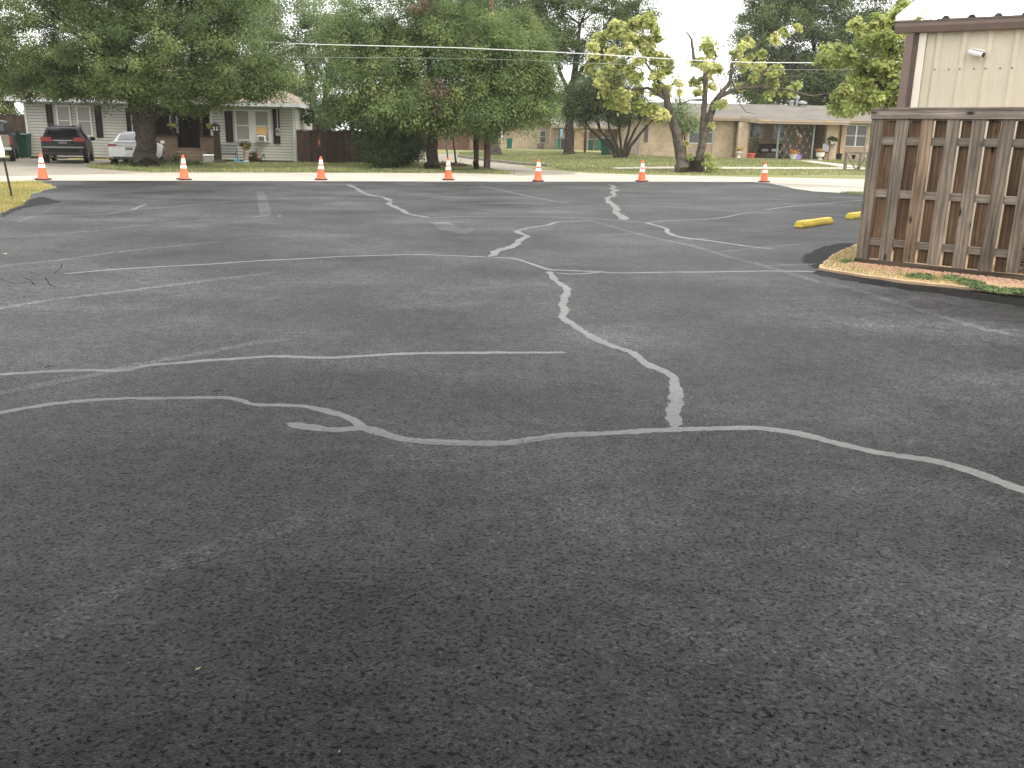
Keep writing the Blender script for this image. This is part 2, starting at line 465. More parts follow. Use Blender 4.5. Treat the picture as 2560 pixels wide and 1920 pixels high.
def curve_pts(a, b, sag, n, rd, wob):
    a, b = Vector(a), Vector(b); out = []
    m = (a + b) / 2 + Vector((rd.uniform(-wob, wob), rd.uniform(-wob, wob), sag))
    for i in range(n + 1):
        t = i / n
        out.append(a * (1 - t) ** 2 + m * 2 * t * (1 - t) + b * t * t)
    return out
def tree(name, label, base, trunks, ells, mat, bark, nclump, per, size, limbs=14, seed=1, group=None, cat='tree', extra=None, limb_r=0.09, **kw):
    """trunks: list of (points, radii) in world space; crown ellipsoids in world space"""
    base = Vector(base); root = thing(name, label, cat, base, 0, group)
    rd = random.Random(seed)
    tops = []
    for i, (pts, rad) in enumerate(trunks):
        mb = MB()
        pp = [Vector(p) - base for p in pts]
        fine, fr = [], []
        for j in range(len(pp) - 1):
            for q in range(4):
                t = q / 4; w = 0 if (j == 0 and q == 0) else rad[j] * 0.12
                fine.append(pp[j].lerp(pp[j + 1], t) + Vector((rd.uniform(-w, w), rd.uniform(-w, w), 0))); fr.append(rad[j] * (1 - t) + rad[j + 1] * t)
        fine.append(pp[-1]); fr.append(rad[-1])
        mb.tube(fine, fr, 10, True, 0.1, seed + i)
        mb.build('trunk', bark, root, True)
        tops.append((pp[-1], rad[-1])); tops.append((fine[len(fine) * 2 // 3], fr[len(fine) * 2 // 3]))
    V, F, T, C = leaf_cloud(ells, nclump, per, size, seed=seed, **kw)
    bl = np.array(base)
    o = bpy.data.objects.new('crown', npmesh('crown', V - bl, F, mat, T)); col.objects.link(o); o.parent = root
    if limbs:
        mb = MB()
        for i in range(limbs):
            tgt = Vector(C[rd.randrange(len(C))] - bl)
            s, r0 = min(tops, key=lambda q: (q[0] - tgt).length + rd.uniform(0, 1.5))
            r0 = min(r0 * 0.6, limb_r)
            pts = curve_pts(s, tgt, 0.3, 6, rd, 0.45)
            mb.tube(pts, [r0 * (1 - 0.85 * j / 6) for j in range(7)], 6, True, 0.1, i)
        mb.build('limbs', bark, root, True, kind='stuff')
    return root
def blades(name, poly, n, h, mat, seed, lay=0.5, z=None, w=0.012, exclude=None):
    """short grass inside a polygon on the ground"""
    g = np.random.default_rng(seed)
    P_ = np.array([(p[0], p[1]) for p in poly]); lo, hi = P_.min(0), P_.max(0)
    def inside(q, PP):
        x, y = q[:, 0], q[:, 1]; c = np.zeros(len(q), bool); j = len(PP) - 1
        for i in range(len(PP)):
            xi, yi, xj, yj = PP[i, 0], PP[i, 1], PP[j, 0], PP[j, 1]
            c ^= ((yi > y) != (yj > y)) & (x < (xj - xi) * (y - yi) / (yj - yi + 1e-12) + xi); j = i
        return c
    pts = np.zeros((0, 2))
    while len(pts) < n:
        q = lo + (hi - lo) * g.random((n * 2, 2)); q = q[inside(q, P_)]
        for ex in (exclude or []):
            q = q[~inside(q, np.array([(p[0], p[1]) for p in ex]))]
        pts = np.concatenate([pts, q])
    pts = pts[:n]
    zz = np.array([zg(a, b) for a, b in pts]) if z is None else np.full(n, z)
    B = np.column_stack([pts, zz])
    patch = 0.5 + 0.5 * np.sin(pts[:, 0] * 1.3 + 2 * np.sin(pts[:, 1] * 0.9)) * np.cos(pts[:, 1] * 1.7 + pts[:, 0] * 0.4)
    H = h * g.uniform(0.4, 1.3, n) * (0.6 + 0.7 * patch)
    a = g.uniform(0, 6.283, n); lean = g.uniform(0, lay, n) * H
    tip = B + np.column_stack([np.cos(a) * lean, np.sin(a) * lean, H])
    a2 = g.uniform(0, 6.283, n); wv = np.column_stack([np.cos(a2), np.sin(a2), np.zeros(n)]) * (w * g.uniform(0.6, 1.6, n))[:, None]
    V = np.stack([B - wv, B + wv, tip], 1).reshape(-1, 3)
    F = np.arange(n)[:, None] * 3 + np.arange(3)[None, :]
    t = np.clip(0.5 * patch + 0.6 * g.random(n) - 0.05, 0, 1)
    o = bpy.data.objects.new(name, npmesh(name, V, F, mat, np.repeat(t, 3), 3)); col.objects.link(o)
    o['kind'] = 'stuff'
    return o
# ------------------------------------------------------------------ the setting: ground, street, parking lot
def axis(lo, hi, near, step, far):
    a = list(np.arange(near[0], near[1], step)); b = list(np.arange(near[1], hi, far)) + [hi]
    c = list(np.arange(lo, near[0], far))
    return c + a + b
xs = axis(-220, 220, (-36, 40), 2.0, 12); ys = axis(-40, 420, (-40, 112), 2.0, 14)
GV = [(x, y, zg(x, y)) for y in ys for x in xs]
nx = len(xs)
GF = [(j * nx + i, j * nx + i + 1, (j + 1) * nx + i + 1, (j + 1) * nx + i) for j in range(len(ys) - 1) for i in range(nx - 1)]
struct(MB().add(GV, GF).build('ground', M_GROUND, smooth=True))

def rough_edge(pts, step=0.35, amp=0.05, seed=0, closed=True):
    rd = random.Random(seed); out = []
    pts = [Vector(p) for p in pts]; n = len(pts)
    for i in range(n if closed else n - 1):
        a, b = pts[i], pts[(i + 1) % n]; L = (b - a).length
        k = max(1, min(160, int(L / step)))
        for q in range(k):
            p = a.lerp(b, q / k)
            if q: p = p + Vector((rd.uniform(-amp, amp), rd.uniform(-amp, amp), 0))
            out.append(p)
    if not closed: out.append(pts[-1])
    return out
def sheet(name, pts, z, mat, parent=None, thick=0.0):
    mb = MB(); pts = [Vector((p[0], p[1], z)) for p in pts]
    if thick: mb.prism(pts, (0, 0, -thick))
    else: mb.add(pts, [tuple(range(len(pts)))])
    o = mb.build(name, mat, parent)
    if parent is None: struct(o)
    return o
eA, eB = G(88, 453), G(1905, 457)
ed = (eB - eA).normalized()
street_pts = [eA - ed * 70, eB + ed * 80 + Vector((6, -4, 0))]
far_l = [G(*p) for p in ((395, 431.5), (720, 432), (1100, 433), (1225, 435), (1292, 437.5))]
far_r = [G(*p) for p in ((1425, 430.5), (1600, 435), (1820, 439), (2160, 438.5))]
fl, fr_ = far_l[0], far_r[-1]
street_poly = [street_pts[0] + Vector((0, -2, 0)), street_pts[1] + Vector((0, -8, 0)), fr_ + ed * 60, ] + far_r[::-1] + far_l[::-1] + [fl - ed * 60]
street_poly = rough_edge(street_poly, 0.5, 0.05, 2)
sheet('street', street_poly, 0.008, M_STREET)
drive = [G(*p) for p in ((-500, 450), (380, 433.2), (415, 432), (300, 427.5), (228, 421), (214, 416), (262, 408.5), (330, 404.5), (330, 399), (75, 397), (-120, 394), (-500, 398))]
sheet('driveway', rough_edge(drive, 0.5, 0.12, 3), 0.013, M_DRIVE)
side = [G(*p) for p in ((900, 383.5), (1140, 385), (1146, 393.5), (1184, 399), (1223, 404.4), (1300, 413), (1369, 418.5), (1380, 421.5), (1427, 428), (1445, 436), (1288, 440), (1225, 423), (1184, 414.5), (1096, 405), (900, 400))]
sheet('side_road', rough_edge(side, 0.6, 0.08, 4), 0.011, M_DRIVE)
# raised kerb along the side road
kp = [G(*p) for p in ((1144, 393.2), (1184, 398.8), (1223, 404.2), (1300, 412.6), (1368, 418))]
mb = MB()
for i in range(len(kp) - 1):
    a, b = kp[i], kp[i + 1]; nrm = Vector((-(b - a).y, (b - a).x, 0)).normalized() * 0.16
    mb.prism([a, b, b + nrm, a + nrm], (0, 0, 0.14 - 0.0003 * i))
struct(mb.build('kerb', M_KERB))
def path_strip(name, pts, w, z, mat):
    P3 = rough_edge(pts, 0.7, 0.0, 1, False); mb = MB(); L, Rr = [], []
    for i, p in enumerate(P3):
        t = (P3[min(i + 1, len(P3) - 1)] - P3[max(i - 1, 0)]).normalized(); nn = Vector((-t.y, t.x, 0)) * w / 2
        for side_, lst in ((1, L), (-1, Rr)):
            q = p + nn * side_; lst.append((q.x, q.y, zg(q.x, q.y) + z))
    n = len(P3); mb.add(L + Rr, [(i, i + 1, n + i + 1, n + i) for i in range(n - 1)])
    return struct(mb.build(name, mat))
path_strip('sidewalk', [GT(1535, 421.8), GT(1700, 420.3), GT(1900, 420.8), GT(2110, 421.7), GT(2300, 424)], 1.25, 0.02, M_WALK)
path_strip('garden_path', [GT(2003, 402), GT(2060, 409), GT(2130, 419)], 1.3, 0.025, M_WALK)
path_strip('far_path', [GT(1143, 385.3), GT(1250, 385.2), GT(1362, 386)], 1.6, 0.02, M_WALK)

lot_px = [(88, 453), (500, 453.6), (1000, 455), (1400, 455.5), (1700, 455.5), (1880, 456.2), (1925, 459.5), (1961, 467), (1984, 473), (2033, 480), (2090, 483), (2153, 487), (2350, 496)]
lot_left = [(-500, 700), (-100, 575), (0, 536), (30, 524), (60, 514), (76, 493), (104, 480), (143, 470.5), (115, 461)]
lot = [G(*p) for p in lot_px] + [Vector((30, 24, 0)), Vector((30, -12, 0)), Vector((-22, -12, 0))] + [G(*p) for p in lot_left]
lot = rough_edge(lot, 0.4, 0.045, 7)
LOT = sheet('parking_lot', lot, 0.02, M_ASPHALT, thick=0.03)

_lv = [0]
def strip(name, px, w, mat, jag=0.16, step=None, taper=True, label=None, seed=None):
    _lv[0] += 1; z = 0.0201 + 0.000025 * _lv[0]
    rd = random.Random(_lv[0] if seed is None else seed)
    pts = [G(*p) for p in px]
    # Catmull-Rom through the measured points
    fine = []
    for i in range(len(pts) - 1):
        p0, p1, p2, p3 = pts[max(i - 1, 0)], pts[i], pts[i + 1], pts[min(i + 2, len(pts) - 1)]
        L = (p2 - p1).length; st = step or max(0.035, 0.006 * p1.y)
        k = max(2, min(90, int(L / st)))
        for q in range(k):
            t = q / k
            fine.append(0.5 * ((2 * p1) + (p2 - p0) * t + (2 * p0 - 5 * p1 + 4 * p2 - p3) * t * t + (-p0 + 3 * p1 - 3 * p2 + p3) * t ** 3))
    fine.append(pts[-1]); n = len(fine); Lf, Rt = [], []
    slow = [0.0, 0.0]
    for i, p in enumerate(fine):
        t = (fine[min(i + 1, n - 1)] - fine[max(i - 1, 0)])
        t = t.normalized() if t.length > 1e-6 else Vector((1, 0, 0)); nn = Vector((-t.y, t.x, 0))
        e = 1.0
        if taper: e = min(1, (i + 0.6) / 3.0, (n - 0.4 - i) / 3.0)
        for s_, lst, k in ((1, Lf, 0), (-1, Rt, 1)):
            slow[k] = slow[k] * 0.7 + rd.uniform(-1, 1) * jag
            q = p + nn * s_ * w / 2 * e * (1 + slow[k] + rd.uniform(-1, 1) * jag * 0.5)
            lst.append((q.x, q.y, z))
    mb = MB().add(Lf + Rt, [(i, i + 1, n + i + 1, n + i) for i in range(n - 1)])
    return mb.build(name, mat, LOT)
S, T, Gh, G2 = M_SEAL, M_SEALTHIN, M_GHOST, M_GHOST2
# old parking stripes showing through the sealcoat
for px, w, m in (
    ([(-90, 1012), (0, 991), (231, 944.7), (370, 915), (503, 889.7), (637, 863.7), (729, 853)], 0.1, Gh),
    ([(-120, 607), (0, 597), (145, 588), (260, 578), (362, 565), (492, 555), (665, 543)], 0.1, Gh),
    ([(-120, 680), (0, 669), (162, 653), (289, 634.6), (492, 613), (675, 597)], 0.1, Gh),
    ([(-120, 795), (0, 776), (145, 753), (289, 736), (405, 721), (521, 705.5), (640, 691), (695, 683.6)], 0.1, Gh),
    ([(40, 560), (110, 533), (159, 511), (240, 505), (347, 500), (480, 496), (640, 491), (796, 483)], 0.1, G2),
    ([(1458, 548.5), (1549, 574.5), (1636, 598), (1722.5, 616), (1831, 648), (1939.5, 676.5), (2048, 711)], 0.11, Gh),
    ([(2048, 711), (2119, 723), (2264, 769), (2379.5, 804), (2507, 839), (2700, 868)], 0.12, G2),
    ([(1800, 633), (1918, 622), (2026, 611), (2145, 606)], 0.1, Gh),
    ([(1692, 605), (1831, 594), (1961, 588.5)], 0.1, Gh),
    ([(1679, 570), (1787.6, 574.5), (1918, 583), (2048, 590), (2140, 596)], 0.1, Gh),
    ([(1918, 669), (2039, 663.5)], 0.1, Gh),
    ([(1500, 592), (1620, 584), (1760, 575)], 0.1, G2),
    ([(1820, 541), (1960, 549), (2130, 560)], 0.1, G2),
    ([(1770, 511), (1930, 520), (2100, 533)], 0.1, G2),
    ([(1440, 478), (1600, 481), (1830, 480), (1850, 484)], 0.1, G2),
    ([(1880, 500), (1990, 496), (2050, 494)], 0.1, G2),
    ([(60, 1640), (230, 1520), (405, 1431), (637, 1353), (781, 1304)], 0.13, G2),
    ([(2460, 836), (2520, 830), (2600, 833)], 0.1, G2),
): strip('painted_line', px, w, m, 0.1)
strip('painted_line', [(650, 480), (656, 505), (665, 543)], 0.22, Gh, 0.08)
mb = MB(); zz = 0.02008
mb.add([(*G(*p).xy, zz) for p in ((1077, 558.6), (1120, 558), (1158, 573), (1190, 572.5), (1169.5, 587.6), (1152, 587), (1100, 576))], [tuple(range(7))])
mb.build('painted_arrow', Gh, LOT)
# crack filler bands
for px, w, m, j in (
    ([(1375, 683), (1384, 700), (1416.5, 726.5), (1414, 744), (1408, 763), (1410, 783), (1405, 799), (1430, 816), (1471, 842), (1523, 868), (1575, 885), (1615.6, 914), (1656, 934), (1682, 949), (1685, 972), (1688, 1007), (1682, 1041), (1688, 1078)], 0.078, S, 0.18),
    ([(-160, 1075), (0, 1040), (144.7, 1017), (289, 1005.4), (405, 1003.7), (544, 1002.5), (596, 1008), (636.6, 1020), (741, 1023), (810, 1034), (874, 1054.6), (914, 1080.7)], 0.055, S, 0.16),
    ([(718, 1067.4), (764, 1075), (839, 1083.6), (914, 1081), (955, 1092), (1030, 1109.6), (1099.5, 1115), (1192, 1118), (1280, 1115.5), (1396, 1099), (1540, 1090.6), (1685, 1083), (1835.5, 1079), (1905, 1079), (1986, 1090.6), (2078.6, 1114), (2206, 1143), (2333, 1163), (2437, 1192), (2560, 1238), (2720, 1310)], 0.075, S, 0.13),
    ([(-160, 958), (0, 944.7), (127, 936), (231.5, 933), (312.5, 934), (370, 921.5), (463, 913), (579, 905), (694, 898), (827.5, 901), (1013, 891), (1280, 888.5), (1416, 888)], 0.06, S, 0.14),
    ([(159, 689.6), (289, 678), (405, 671), (521, 665), (640, 656.5), (741, 652), (842.5, 646), (915, 643.4), (1030.6, 640.5), (1132, 643), (1222, 647)], 0.06, S, 0.14),
    ([(40, 546), (142, 542), (260, 538), (318, 529), (405, 522), (506, 512), (640, 502), (735, 498), (828, 496), (909, 499)], 0.06, T, 0.2),
    ([(327, 529), (347, 520), (366, 512.5)], 0.07, T, 0.2),
    ([(871.5, 463), (880, 467.5), (894.6, 474.7), (909, 483.4), (929, 490.6), (958, 495), (978.5, 505)], 0.13, S, 0.3),
    ([(978.5, 505), (1016, 511), (1103, 514), (1190, 512), (1280, 509)], 0.06, T, 0.2),
    ([(978.5, 506.5), (970, 512), (984, 518), (1004.6, 527), (1013, 534), (1039, 541), (1074, 547)], 0.12, S, 0.28),
    ([(1074, 547), (1109, 546), (1161, 544), (1280, 543.5), (1458, 547.6), (1557.6, 555), (1614, 559)], 0.055, S, 0.2),
    ([(1223, 646), (1245, 631), (1284, 618), (1301.5, 603), (1319, 594), (1297, 585), (1293, 579)], 0.12, S, 0.22),
    ([(1293, 579), (1327.5, 572), (1367, 566), (1393, 558), (1440, 556), (1484, 555)], 0.08, S, 0.2),
    ([(1228, 647.5), (1284, 650.5), (1327.5, 663.5), (1371, 678), (1397, 679.6), (1484, 683), (1544.6, 686.5), (1657, 685), (1788, 684), (1918, 682), (2039, 683)], 0.065, S, 0.16),
    ([(1384, 687), (1440, 689.6), (1501, 685)], 0.05, S, 0.16),
    ([(1524, 463), (1534, 468), (1528, 473), (1540, 477), (1529, 483), (1536, 490), (1518.5, 498.6), (1527, 509.4), (1544.6, 524.6), (1540, 533), (1551, 542), (1562, 553)], 0.15, S, 0.3),
    ([(1614, 559), (1653, 570), (1667, 577), (1670.5, 585), (1701, 596), (1787.6, 607), (1874.4, 620), (1935, 626)], 0.09, S, 0.2),
    ([(1614, 559), (1679, 553.7), (1744, 552), (1809, 546), (1861, 535.5), (1918, 533), (1983, 534), (2130, 543)], 0.06, S, 0.18),
    ([(1913.5, 527), (1961, 520), (2048, 511.6), (2160, 502)], 0.07, S, 0.2),
    ([(1180, 511.6), (1397, 511.6), (1570.6, 516), (1701, 521), (1809, 529), (1866, 534)], 0.05, T, 0.2),
    ([(1197, 466), (1232, 472.5), (1310, 490), (1375, 503), (1427, 511.6)], 0.08, T, 0.25),
): strip('crack_seal', px, w, m, j * 1.35, max(0.02, 0.0045 * G(*px[len(px) // 2]).y))
# open cracks
for px, w in (
    ([(112, 698), (119, 707), (122.5, 714), (137, 723), (162.6, 724.5), (190, 724)], 0.03),
    ([(112, 701), (94, 706), (70, 703), (58, 697)], 0.02), ([(152, 660), (155, 668), (148, 678), (137, 687), (160, 688)], 0.022),
    ([(0, 702), (22, 710), (50, 714), (80, 706)], 0.025), ([(70, 703), (84, 715), (90, 722)], 0.022),
    ([(165, 655), (172, 658)], 0.05), ([(40, 690), (62, 682), (88, 690)], 0.016), ([(20, 728), (48, 733), (84, 736), (108, 742)], 0.02),
    ([(0, 745), (30, 752), (66, 750)], 0.025), ([(132, 630), (146, 634), (160, 637)], 0.018), ([(55, 672), (80, 668), (100, 672)], 0.016),
    ([(225, 1087), (290, 1091), (350, 1093)], 0.006), ([(385, 1076), (425, 1068)], 0.006),
    ([(955, 1110), (1020, 1150), (1090, 1203), (1150, 1245), (1215, 1290)], 0.0035),
    ([(1670, 1005), (1674, 1012), (1668, 1020)], 0.018), ([(405, 1004), (480, 1006), (545, 1003)], 0.006), ([(300, 936), (362, 926), (430, 917)], 0.006),
    ([(1030, 1112), (1110, 1118), (1190, 1119)], 0.007), ([(1290, 1117), (1396, 1101), (1500, 1094)], 0.006),
): strip('open_crack', px, w * 0.32, M_CRACK, 0.7, 0.03)
# spilled fresh sealer at the worn lot edges
for px in (
    [(60, 516), (78, 500), (104, 494), (128, 500), (156, 508), (118, 514), (84, 518), (40, 530), (10, 545), (0, 540), (26, 527)],
    [(2135, 622), (2070, 655), (2046, 679), (2005, 664), (2010, 640), (2055, 622), (2100, 612), (2140, 612)],
    [(2046, 680), (2141, 696), (2261, 714), (2400, 729), (2600, 754), (2600, 778), (2400, 748), (2250, 728), (2120, 706), (2020, 688)],
):
    _lv[0] += 1
    p = rough_edge([G(*q) for q in px], 0.09, 0.05, _lv[0])
    MB().add([(q.x, q.y, 0.02004 + 0.00001 * (_lv[0] % 3)) for q in p], [tuple(range(len(p)))]).build('fresh_sealer', M_FRESH, LOT)
# loose crumbs of asphalt too small to count
g = np.random.default_rng(3)
cv, cf = [], []
mbp = MB()
for i in range(420):
    yy = 1.7 + 12 * g.random() ** 1.6; xx = (g.random() - 0.5) * 1.35 * yy
    r = g.uniform(0.0025, 0.006); a = g.uniform(0, 6.28)
    ca, sa = math.cos(a) * r, math.sin(a) * r; z0 = 0.0195
    mbp.add([(xx + ca, yy + sa, z0), (xx - sa, yy + ca * 0.8, z0), (xx - ca * 0.9, yy - sa, z0), (xx + sa * 0.7, yy - ca, z0), (xx + 0.1 * r, yy, z0 + r * 1.1)],
            [(0, 1, 4), (1, 2, 4), (2, 3, 4), (3, 0, 4)])
o = mbp.build('asphalt_crumbs', M_CRACK, LOT); o['kind'] = 'stuff'

# grass that nobody could count
verge = [G(*p) for p in ((225, 421), (214, 415.5), (262, 409), (330, 405), (430, 404), (740, 409.5), (1020, 411), (1096, 405.5), (1184, 415), (1225, 423.5), (1288, 436), (1225, 434.5), (1100, 433), (720, 432), (400, 431.5), (300, 427.5))]
blades('verge_grass', verge, 52000, 0.1, L_GRASS, 21, 0.9, 0.0, 0.014)
lawn = [GT(*p) for p in ((1376, 419.5), (1425, 429), (1600, 434.5), (1820, 438.5), (2160, 438), (2300, 440), (2300, 398), (2100, 399), (1900, 397), (1700, 394), (1560, 386), (1380, 377), (1250, 376), (1146, 381), (1150, 392), (1223, 403), (1300, 411.5))]
walk_ex = [[GT(1535, 423.8), GT(1700, 422.2), GT(2110, 423.6), GT(2310, 426), GT(2310, 422), GT(2110, 419.8), GT(1700, 418.4), GT(1535, 419.8)],
           [GT(1990, 401), GT(2016, 401), GT(2090, 410), GT(2150, 419), GT(2110, 420), GT(2050, 410.5)]]
blades('front_lawn_grass', lawn, 90000, 0.07, L_GRASS, 22, 0.9, None, 0.016, walk_ex)
patch = [G(*p) for p in ((-220, 459), (0, 457), (86, 455.5), (112, 461), (140, 470.5), (104, 479), (76, 491.5), (60, 513), (28, 523), (0, 534), (-60, 560), (-220, 620))]
blades('corner_grass', patch, 36000, 0.055, L_DRYGRASS, 23, 0.9, 0.0, 0.011)
tuft = [G(*p) for p in ((2098, 483.5), (2125, 482.5), (2160, 484.5), (2165, 486.5), (2125, 486))]
blades('edge_weeds', tuft, 500, 0.07, L_GRASS, 24, 0.9, 0.005, 0.012)

# canopy out of view, added to darken the nearest asphalt
M_SOFF = plain('canopy_soffit', (0.5, 0.47, 0.42), 0.7, var=0.05)
CN = thing('shade_canopy', 'added flat roofed canopy behind the viewer, unseen, shading the near asphalt', 'canopy', (-3.0, -4.2, 0.02))
MB().box(-13, 5.6, -4.5, 8.6, 3.3, 3.38).build('ceiling', M_SOFF, CN)
MB().box(-13.1, 5.7, -4.6, 8.7, 3.381, 3.75).build('roof', M_SOFF, CN, bevel=0.02)
for x in (-12.4, 5.0):
    for y in (-4.0, 2.2): MB().box(x - .2, x + .2, y - .2, y + .2, 0, 3.299).build('post', M_SOFF, CN, bevel=0.01)
# ------------------------------------------------------------------ traffic cones
M_ORANGE = film('cone_orange', (0.78, 0.11, 0.035), (0.5, 0.09, 0.04), 0.55, 0.22, 0.4, 9)
M_WHITE_REFL = plain('cone_reflective_white', (0.8, 0.8, 0.78), 0.4, var=0.05)
M_RUBBER = plain('black_rubber', (0.014, 0.014, 0.014), 0.75, var=0.2)
def cone_r(z): return 0.142 - (0.142 - 0.032) * (z - 0.03) / 0.68
def make_cone(loc, rz, label):
    t = thing('traffic_cone', label, 'traffic cone', loc, rz, 'orange cones along the street edge of the lot')
    mb = MB(); s, c = 0.185, 0.04
    mb.prism([(-s, -s + c, 0), (-s + c, -s, 0), (s - c, -s, 0), (s, -s + c, 0), (s, s - c, 0), (s - c, s, 0), (-s + c, s, 0), (-s, s - c, 0)], (0, 0, 0.032))
    mb.build('base', M_RUBBER, t, bevel=0.004)
    b = MB().lathe([(0.155, 0.0325), (0.148, 0.045), (cone_r(0.06), 0.06), (cone_r(0.4), 0.4), (cone_r(0.7), 0.70), (0.026, 0.715), (0.012, 0.718)], 24).build('body', M_ORANGE, t, True)
    for z0, z1 in ((0.33, 0.425), (0.475, 0.615)):
        MB().lathe([(cone_r(z0) + 0.001, z0), (cone_r(z0) + 0.003, z0 + 0.002), (cone_r(z1) + 0.003, z1 - 0.002), (cone_r(z1) + 0.001, z1)], 24).build('reflective_band', M_WHITE_REFL, b, True)
    return t
cones = [(108, 450.5, 0.15, 'orange traffic cone in front of the dark SUV, leftmost of the row'),
         (460.5, 450.5, 0.7, 'orange traffic cone in front of the porch steps and the big oak'),
         (803, 450.5, 0.1, 'orange traffic cone in front of the brown plank fence'),
         (1121, 451, 0.25, 'orange traffic cone in front of the thick elm trunk'),
         (1345, 454, 0.05, 'orange traffic cone at the mouth of the side road'),
         (1604.5, 454.5, 0.4, 'orange traffic cone between the dark bushy tree and the yellow-green catalpa'),
         (1910, 456, 0.0, 'orange traffic cone in front of the tan brick porch, rightmost of the row')]
for px, py, rz, lab in cones:
    p = G(px, py); p.z = 0.02 if p.y < 27 else 0.021
    cn = make_cone(p, rz, lab); cn.rotation_euler = (random.uniform(-.02, .02), random.uniform(-.025, .025), rz)

# ------------------------------------------------------------------ yellow parking stops
M_YELLOW = film('yellow_paint', (0.74, 0.56, 0.08), (0.45, 0.34, 0.09), 0.7, 0.28, 0.4, 9)
def stop(a, b, label):
    a, b = Vector(a), Vector(b); d = b - a; L = d.length; rz = math.atan2(d.y, d.x)
    mb = MB(); prof = [(-0.085, 0), (0.085, 0), (0.085, 0.05), (0.05, 0.115), (-0.05, 0.115), (-0.085, 0.05)]
    mb.prism([(0, y, z) for y, z in prof], (L, 0, 0))
    o = mb.build('parking_stop', M_YELLOW, None, bevel=0.012, loc=(a.x, a.y, 0.0202), rz=rz)
    tag(o, label, 'parking stop', 'yellow wheel stops in the lot')
sa, sb = G(1996, 572), G(2072, 561)
sdv = (sb - sa).normalized()
stop(sa, sa + sdv * 1.32, 'yellow concrete parking stop lying in the open beside the wooden fence')
s2 = G(2123, 550); stop(s2, s2 + sdv * 1.32, 'yellow parking stop half hidden behind the left edge of the wooden fence')

# ------------------------------------------------------------------ near wooden shadow-box fence
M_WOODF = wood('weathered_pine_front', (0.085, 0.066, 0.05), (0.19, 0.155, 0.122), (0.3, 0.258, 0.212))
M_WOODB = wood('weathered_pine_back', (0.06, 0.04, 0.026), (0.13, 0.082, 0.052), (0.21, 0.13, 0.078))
M_WOODR = wood('weathered_pine_rail', (0.11, 0.09, 0.07), (0.21, 0.175, 0.145), (0.31, 0.265, 0.22), along='X')
M_WOODK = wood('dark_kick_board', (0.035, 0.027, 0.02), (0.075, 0.058, 0.043), (0.12, 0.095, 0.075), along='X')  # darker tone than the rails
F0, F1 = G(2136, 667), G(2560, 714)
fd = (F1 - F0); fd.z = 0; fd.normalize(); frz = math.atan2(fd.y, fd.x)
fn = Vector((-fd.y, fd.x, 0))            # away from the camera
def fence_xz(px, py):                    # photo pixel -> (along, height) on the fence face
    d = ray(px, py); o = Vector((0, 0, CAM_H)); t = (F0 - o).dot(fn) / d.dot(fn)
    q = o + d * t; return (q - F0).dot(fd), q.z
FR = thing('wooden_fence', 'weathered wooden shadow-box fence standing on a red gravel strip', 'fence', F0, frz)
ztop = fence_xz(2176, 276)[1]
zc = fence_xz(2176, 297)[1]
FLEN = 4.6
pitch = 0.283
def board_mesh(name, w, h, t, mat, seed):
    rd = random.Random(seed); mb = MB(); n = 6; L, Rr = [], []
    for i in range(n + 1):
        z = h * i / n
        L.append((rd.uniform(-0.003, 0.003), z)); Rr.append((w + rd.uniform(-0.003, 0.003), z))
    mb.prism([(x, 0, z) for x, z in L[::-1]] + [(x, 0, z) for x, z in Rr], (0, t, 0))
    return mb.mesh(name, mat)
zb = 0.115
fb = [board_mesh('front_board', 0.14, zc - zb + 0.01, 0.017, M_WOODF, i) for i in range(4)]
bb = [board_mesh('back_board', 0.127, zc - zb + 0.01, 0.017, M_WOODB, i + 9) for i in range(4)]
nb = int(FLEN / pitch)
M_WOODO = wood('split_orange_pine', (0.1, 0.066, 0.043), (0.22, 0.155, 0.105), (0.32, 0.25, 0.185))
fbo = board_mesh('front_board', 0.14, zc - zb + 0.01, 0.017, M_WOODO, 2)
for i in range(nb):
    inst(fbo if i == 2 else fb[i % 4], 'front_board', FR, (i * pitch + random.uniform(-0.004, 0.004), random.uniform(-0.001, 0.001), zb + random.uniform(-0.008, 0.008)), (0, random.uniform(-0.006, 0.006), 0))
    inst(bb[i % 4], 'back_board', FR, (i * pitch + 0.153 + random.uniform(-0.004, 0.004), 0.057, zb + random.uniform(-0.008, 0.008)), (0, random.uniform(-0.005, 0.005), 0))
for (pa, pb) in (((2150, 341.5), (2150, 359.5)), ((2150, 471), (2150, 488)), ((2150, 592), (2150, 610))):
    z1 = fence_xz(*pa)[1]; z0 = z1 - 0.089
    MB().box(0.012, FLEN, 0.0185, 0.0555, z0, z1).build('rail', M_WOODR, FR, bevel=0.003)
MB().box(0.012, FLEN, 0.0185, 0.0555, zc - 0.02, zc + 0.03).build('rail', M_WOODR, FR)
MB().box(-0.012, FLEN, -0.022, -0.0025, zc, ztop).build('face_board', M_WOODR, FR, bevel=0.002)
MB().box(-0.016, FLEN, -0.03, 0.10, ztop + 0.001, ztop + 0.03).build('cap_board', M_WOODR, FR, bevel=0.002)
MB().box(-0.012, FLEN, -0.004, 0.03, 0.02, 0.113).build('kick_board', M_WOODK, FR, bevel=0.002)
for x in (0.02, 2.42, 4.5):
    MB().box(x, x + 0.09, 0.076, 0.165, 0, ztop - 0.02).build('post', M_WOODB, FR, bevel=0.004)
# return side of the enclosure, running away from the corner
for i in range(8):
    inst(fb[i % 4], 'side_board', FR, (-0.012, 0.19 + i * pitch * 0.98, zb), (0, 0, R(90)))
    inst(bb[i % 4], 'side_board', FR, (0.05, 0.19 + i * pitch * 0.98 - 0.142, zb), (0, 0, R(90)))
for z1 in (0.45, 1.0, 1.6): MB().box(-0.009, 0.028, 0.17, 2.4, z1 - 0.09, z1).build('rail', M_WOODR, FR)

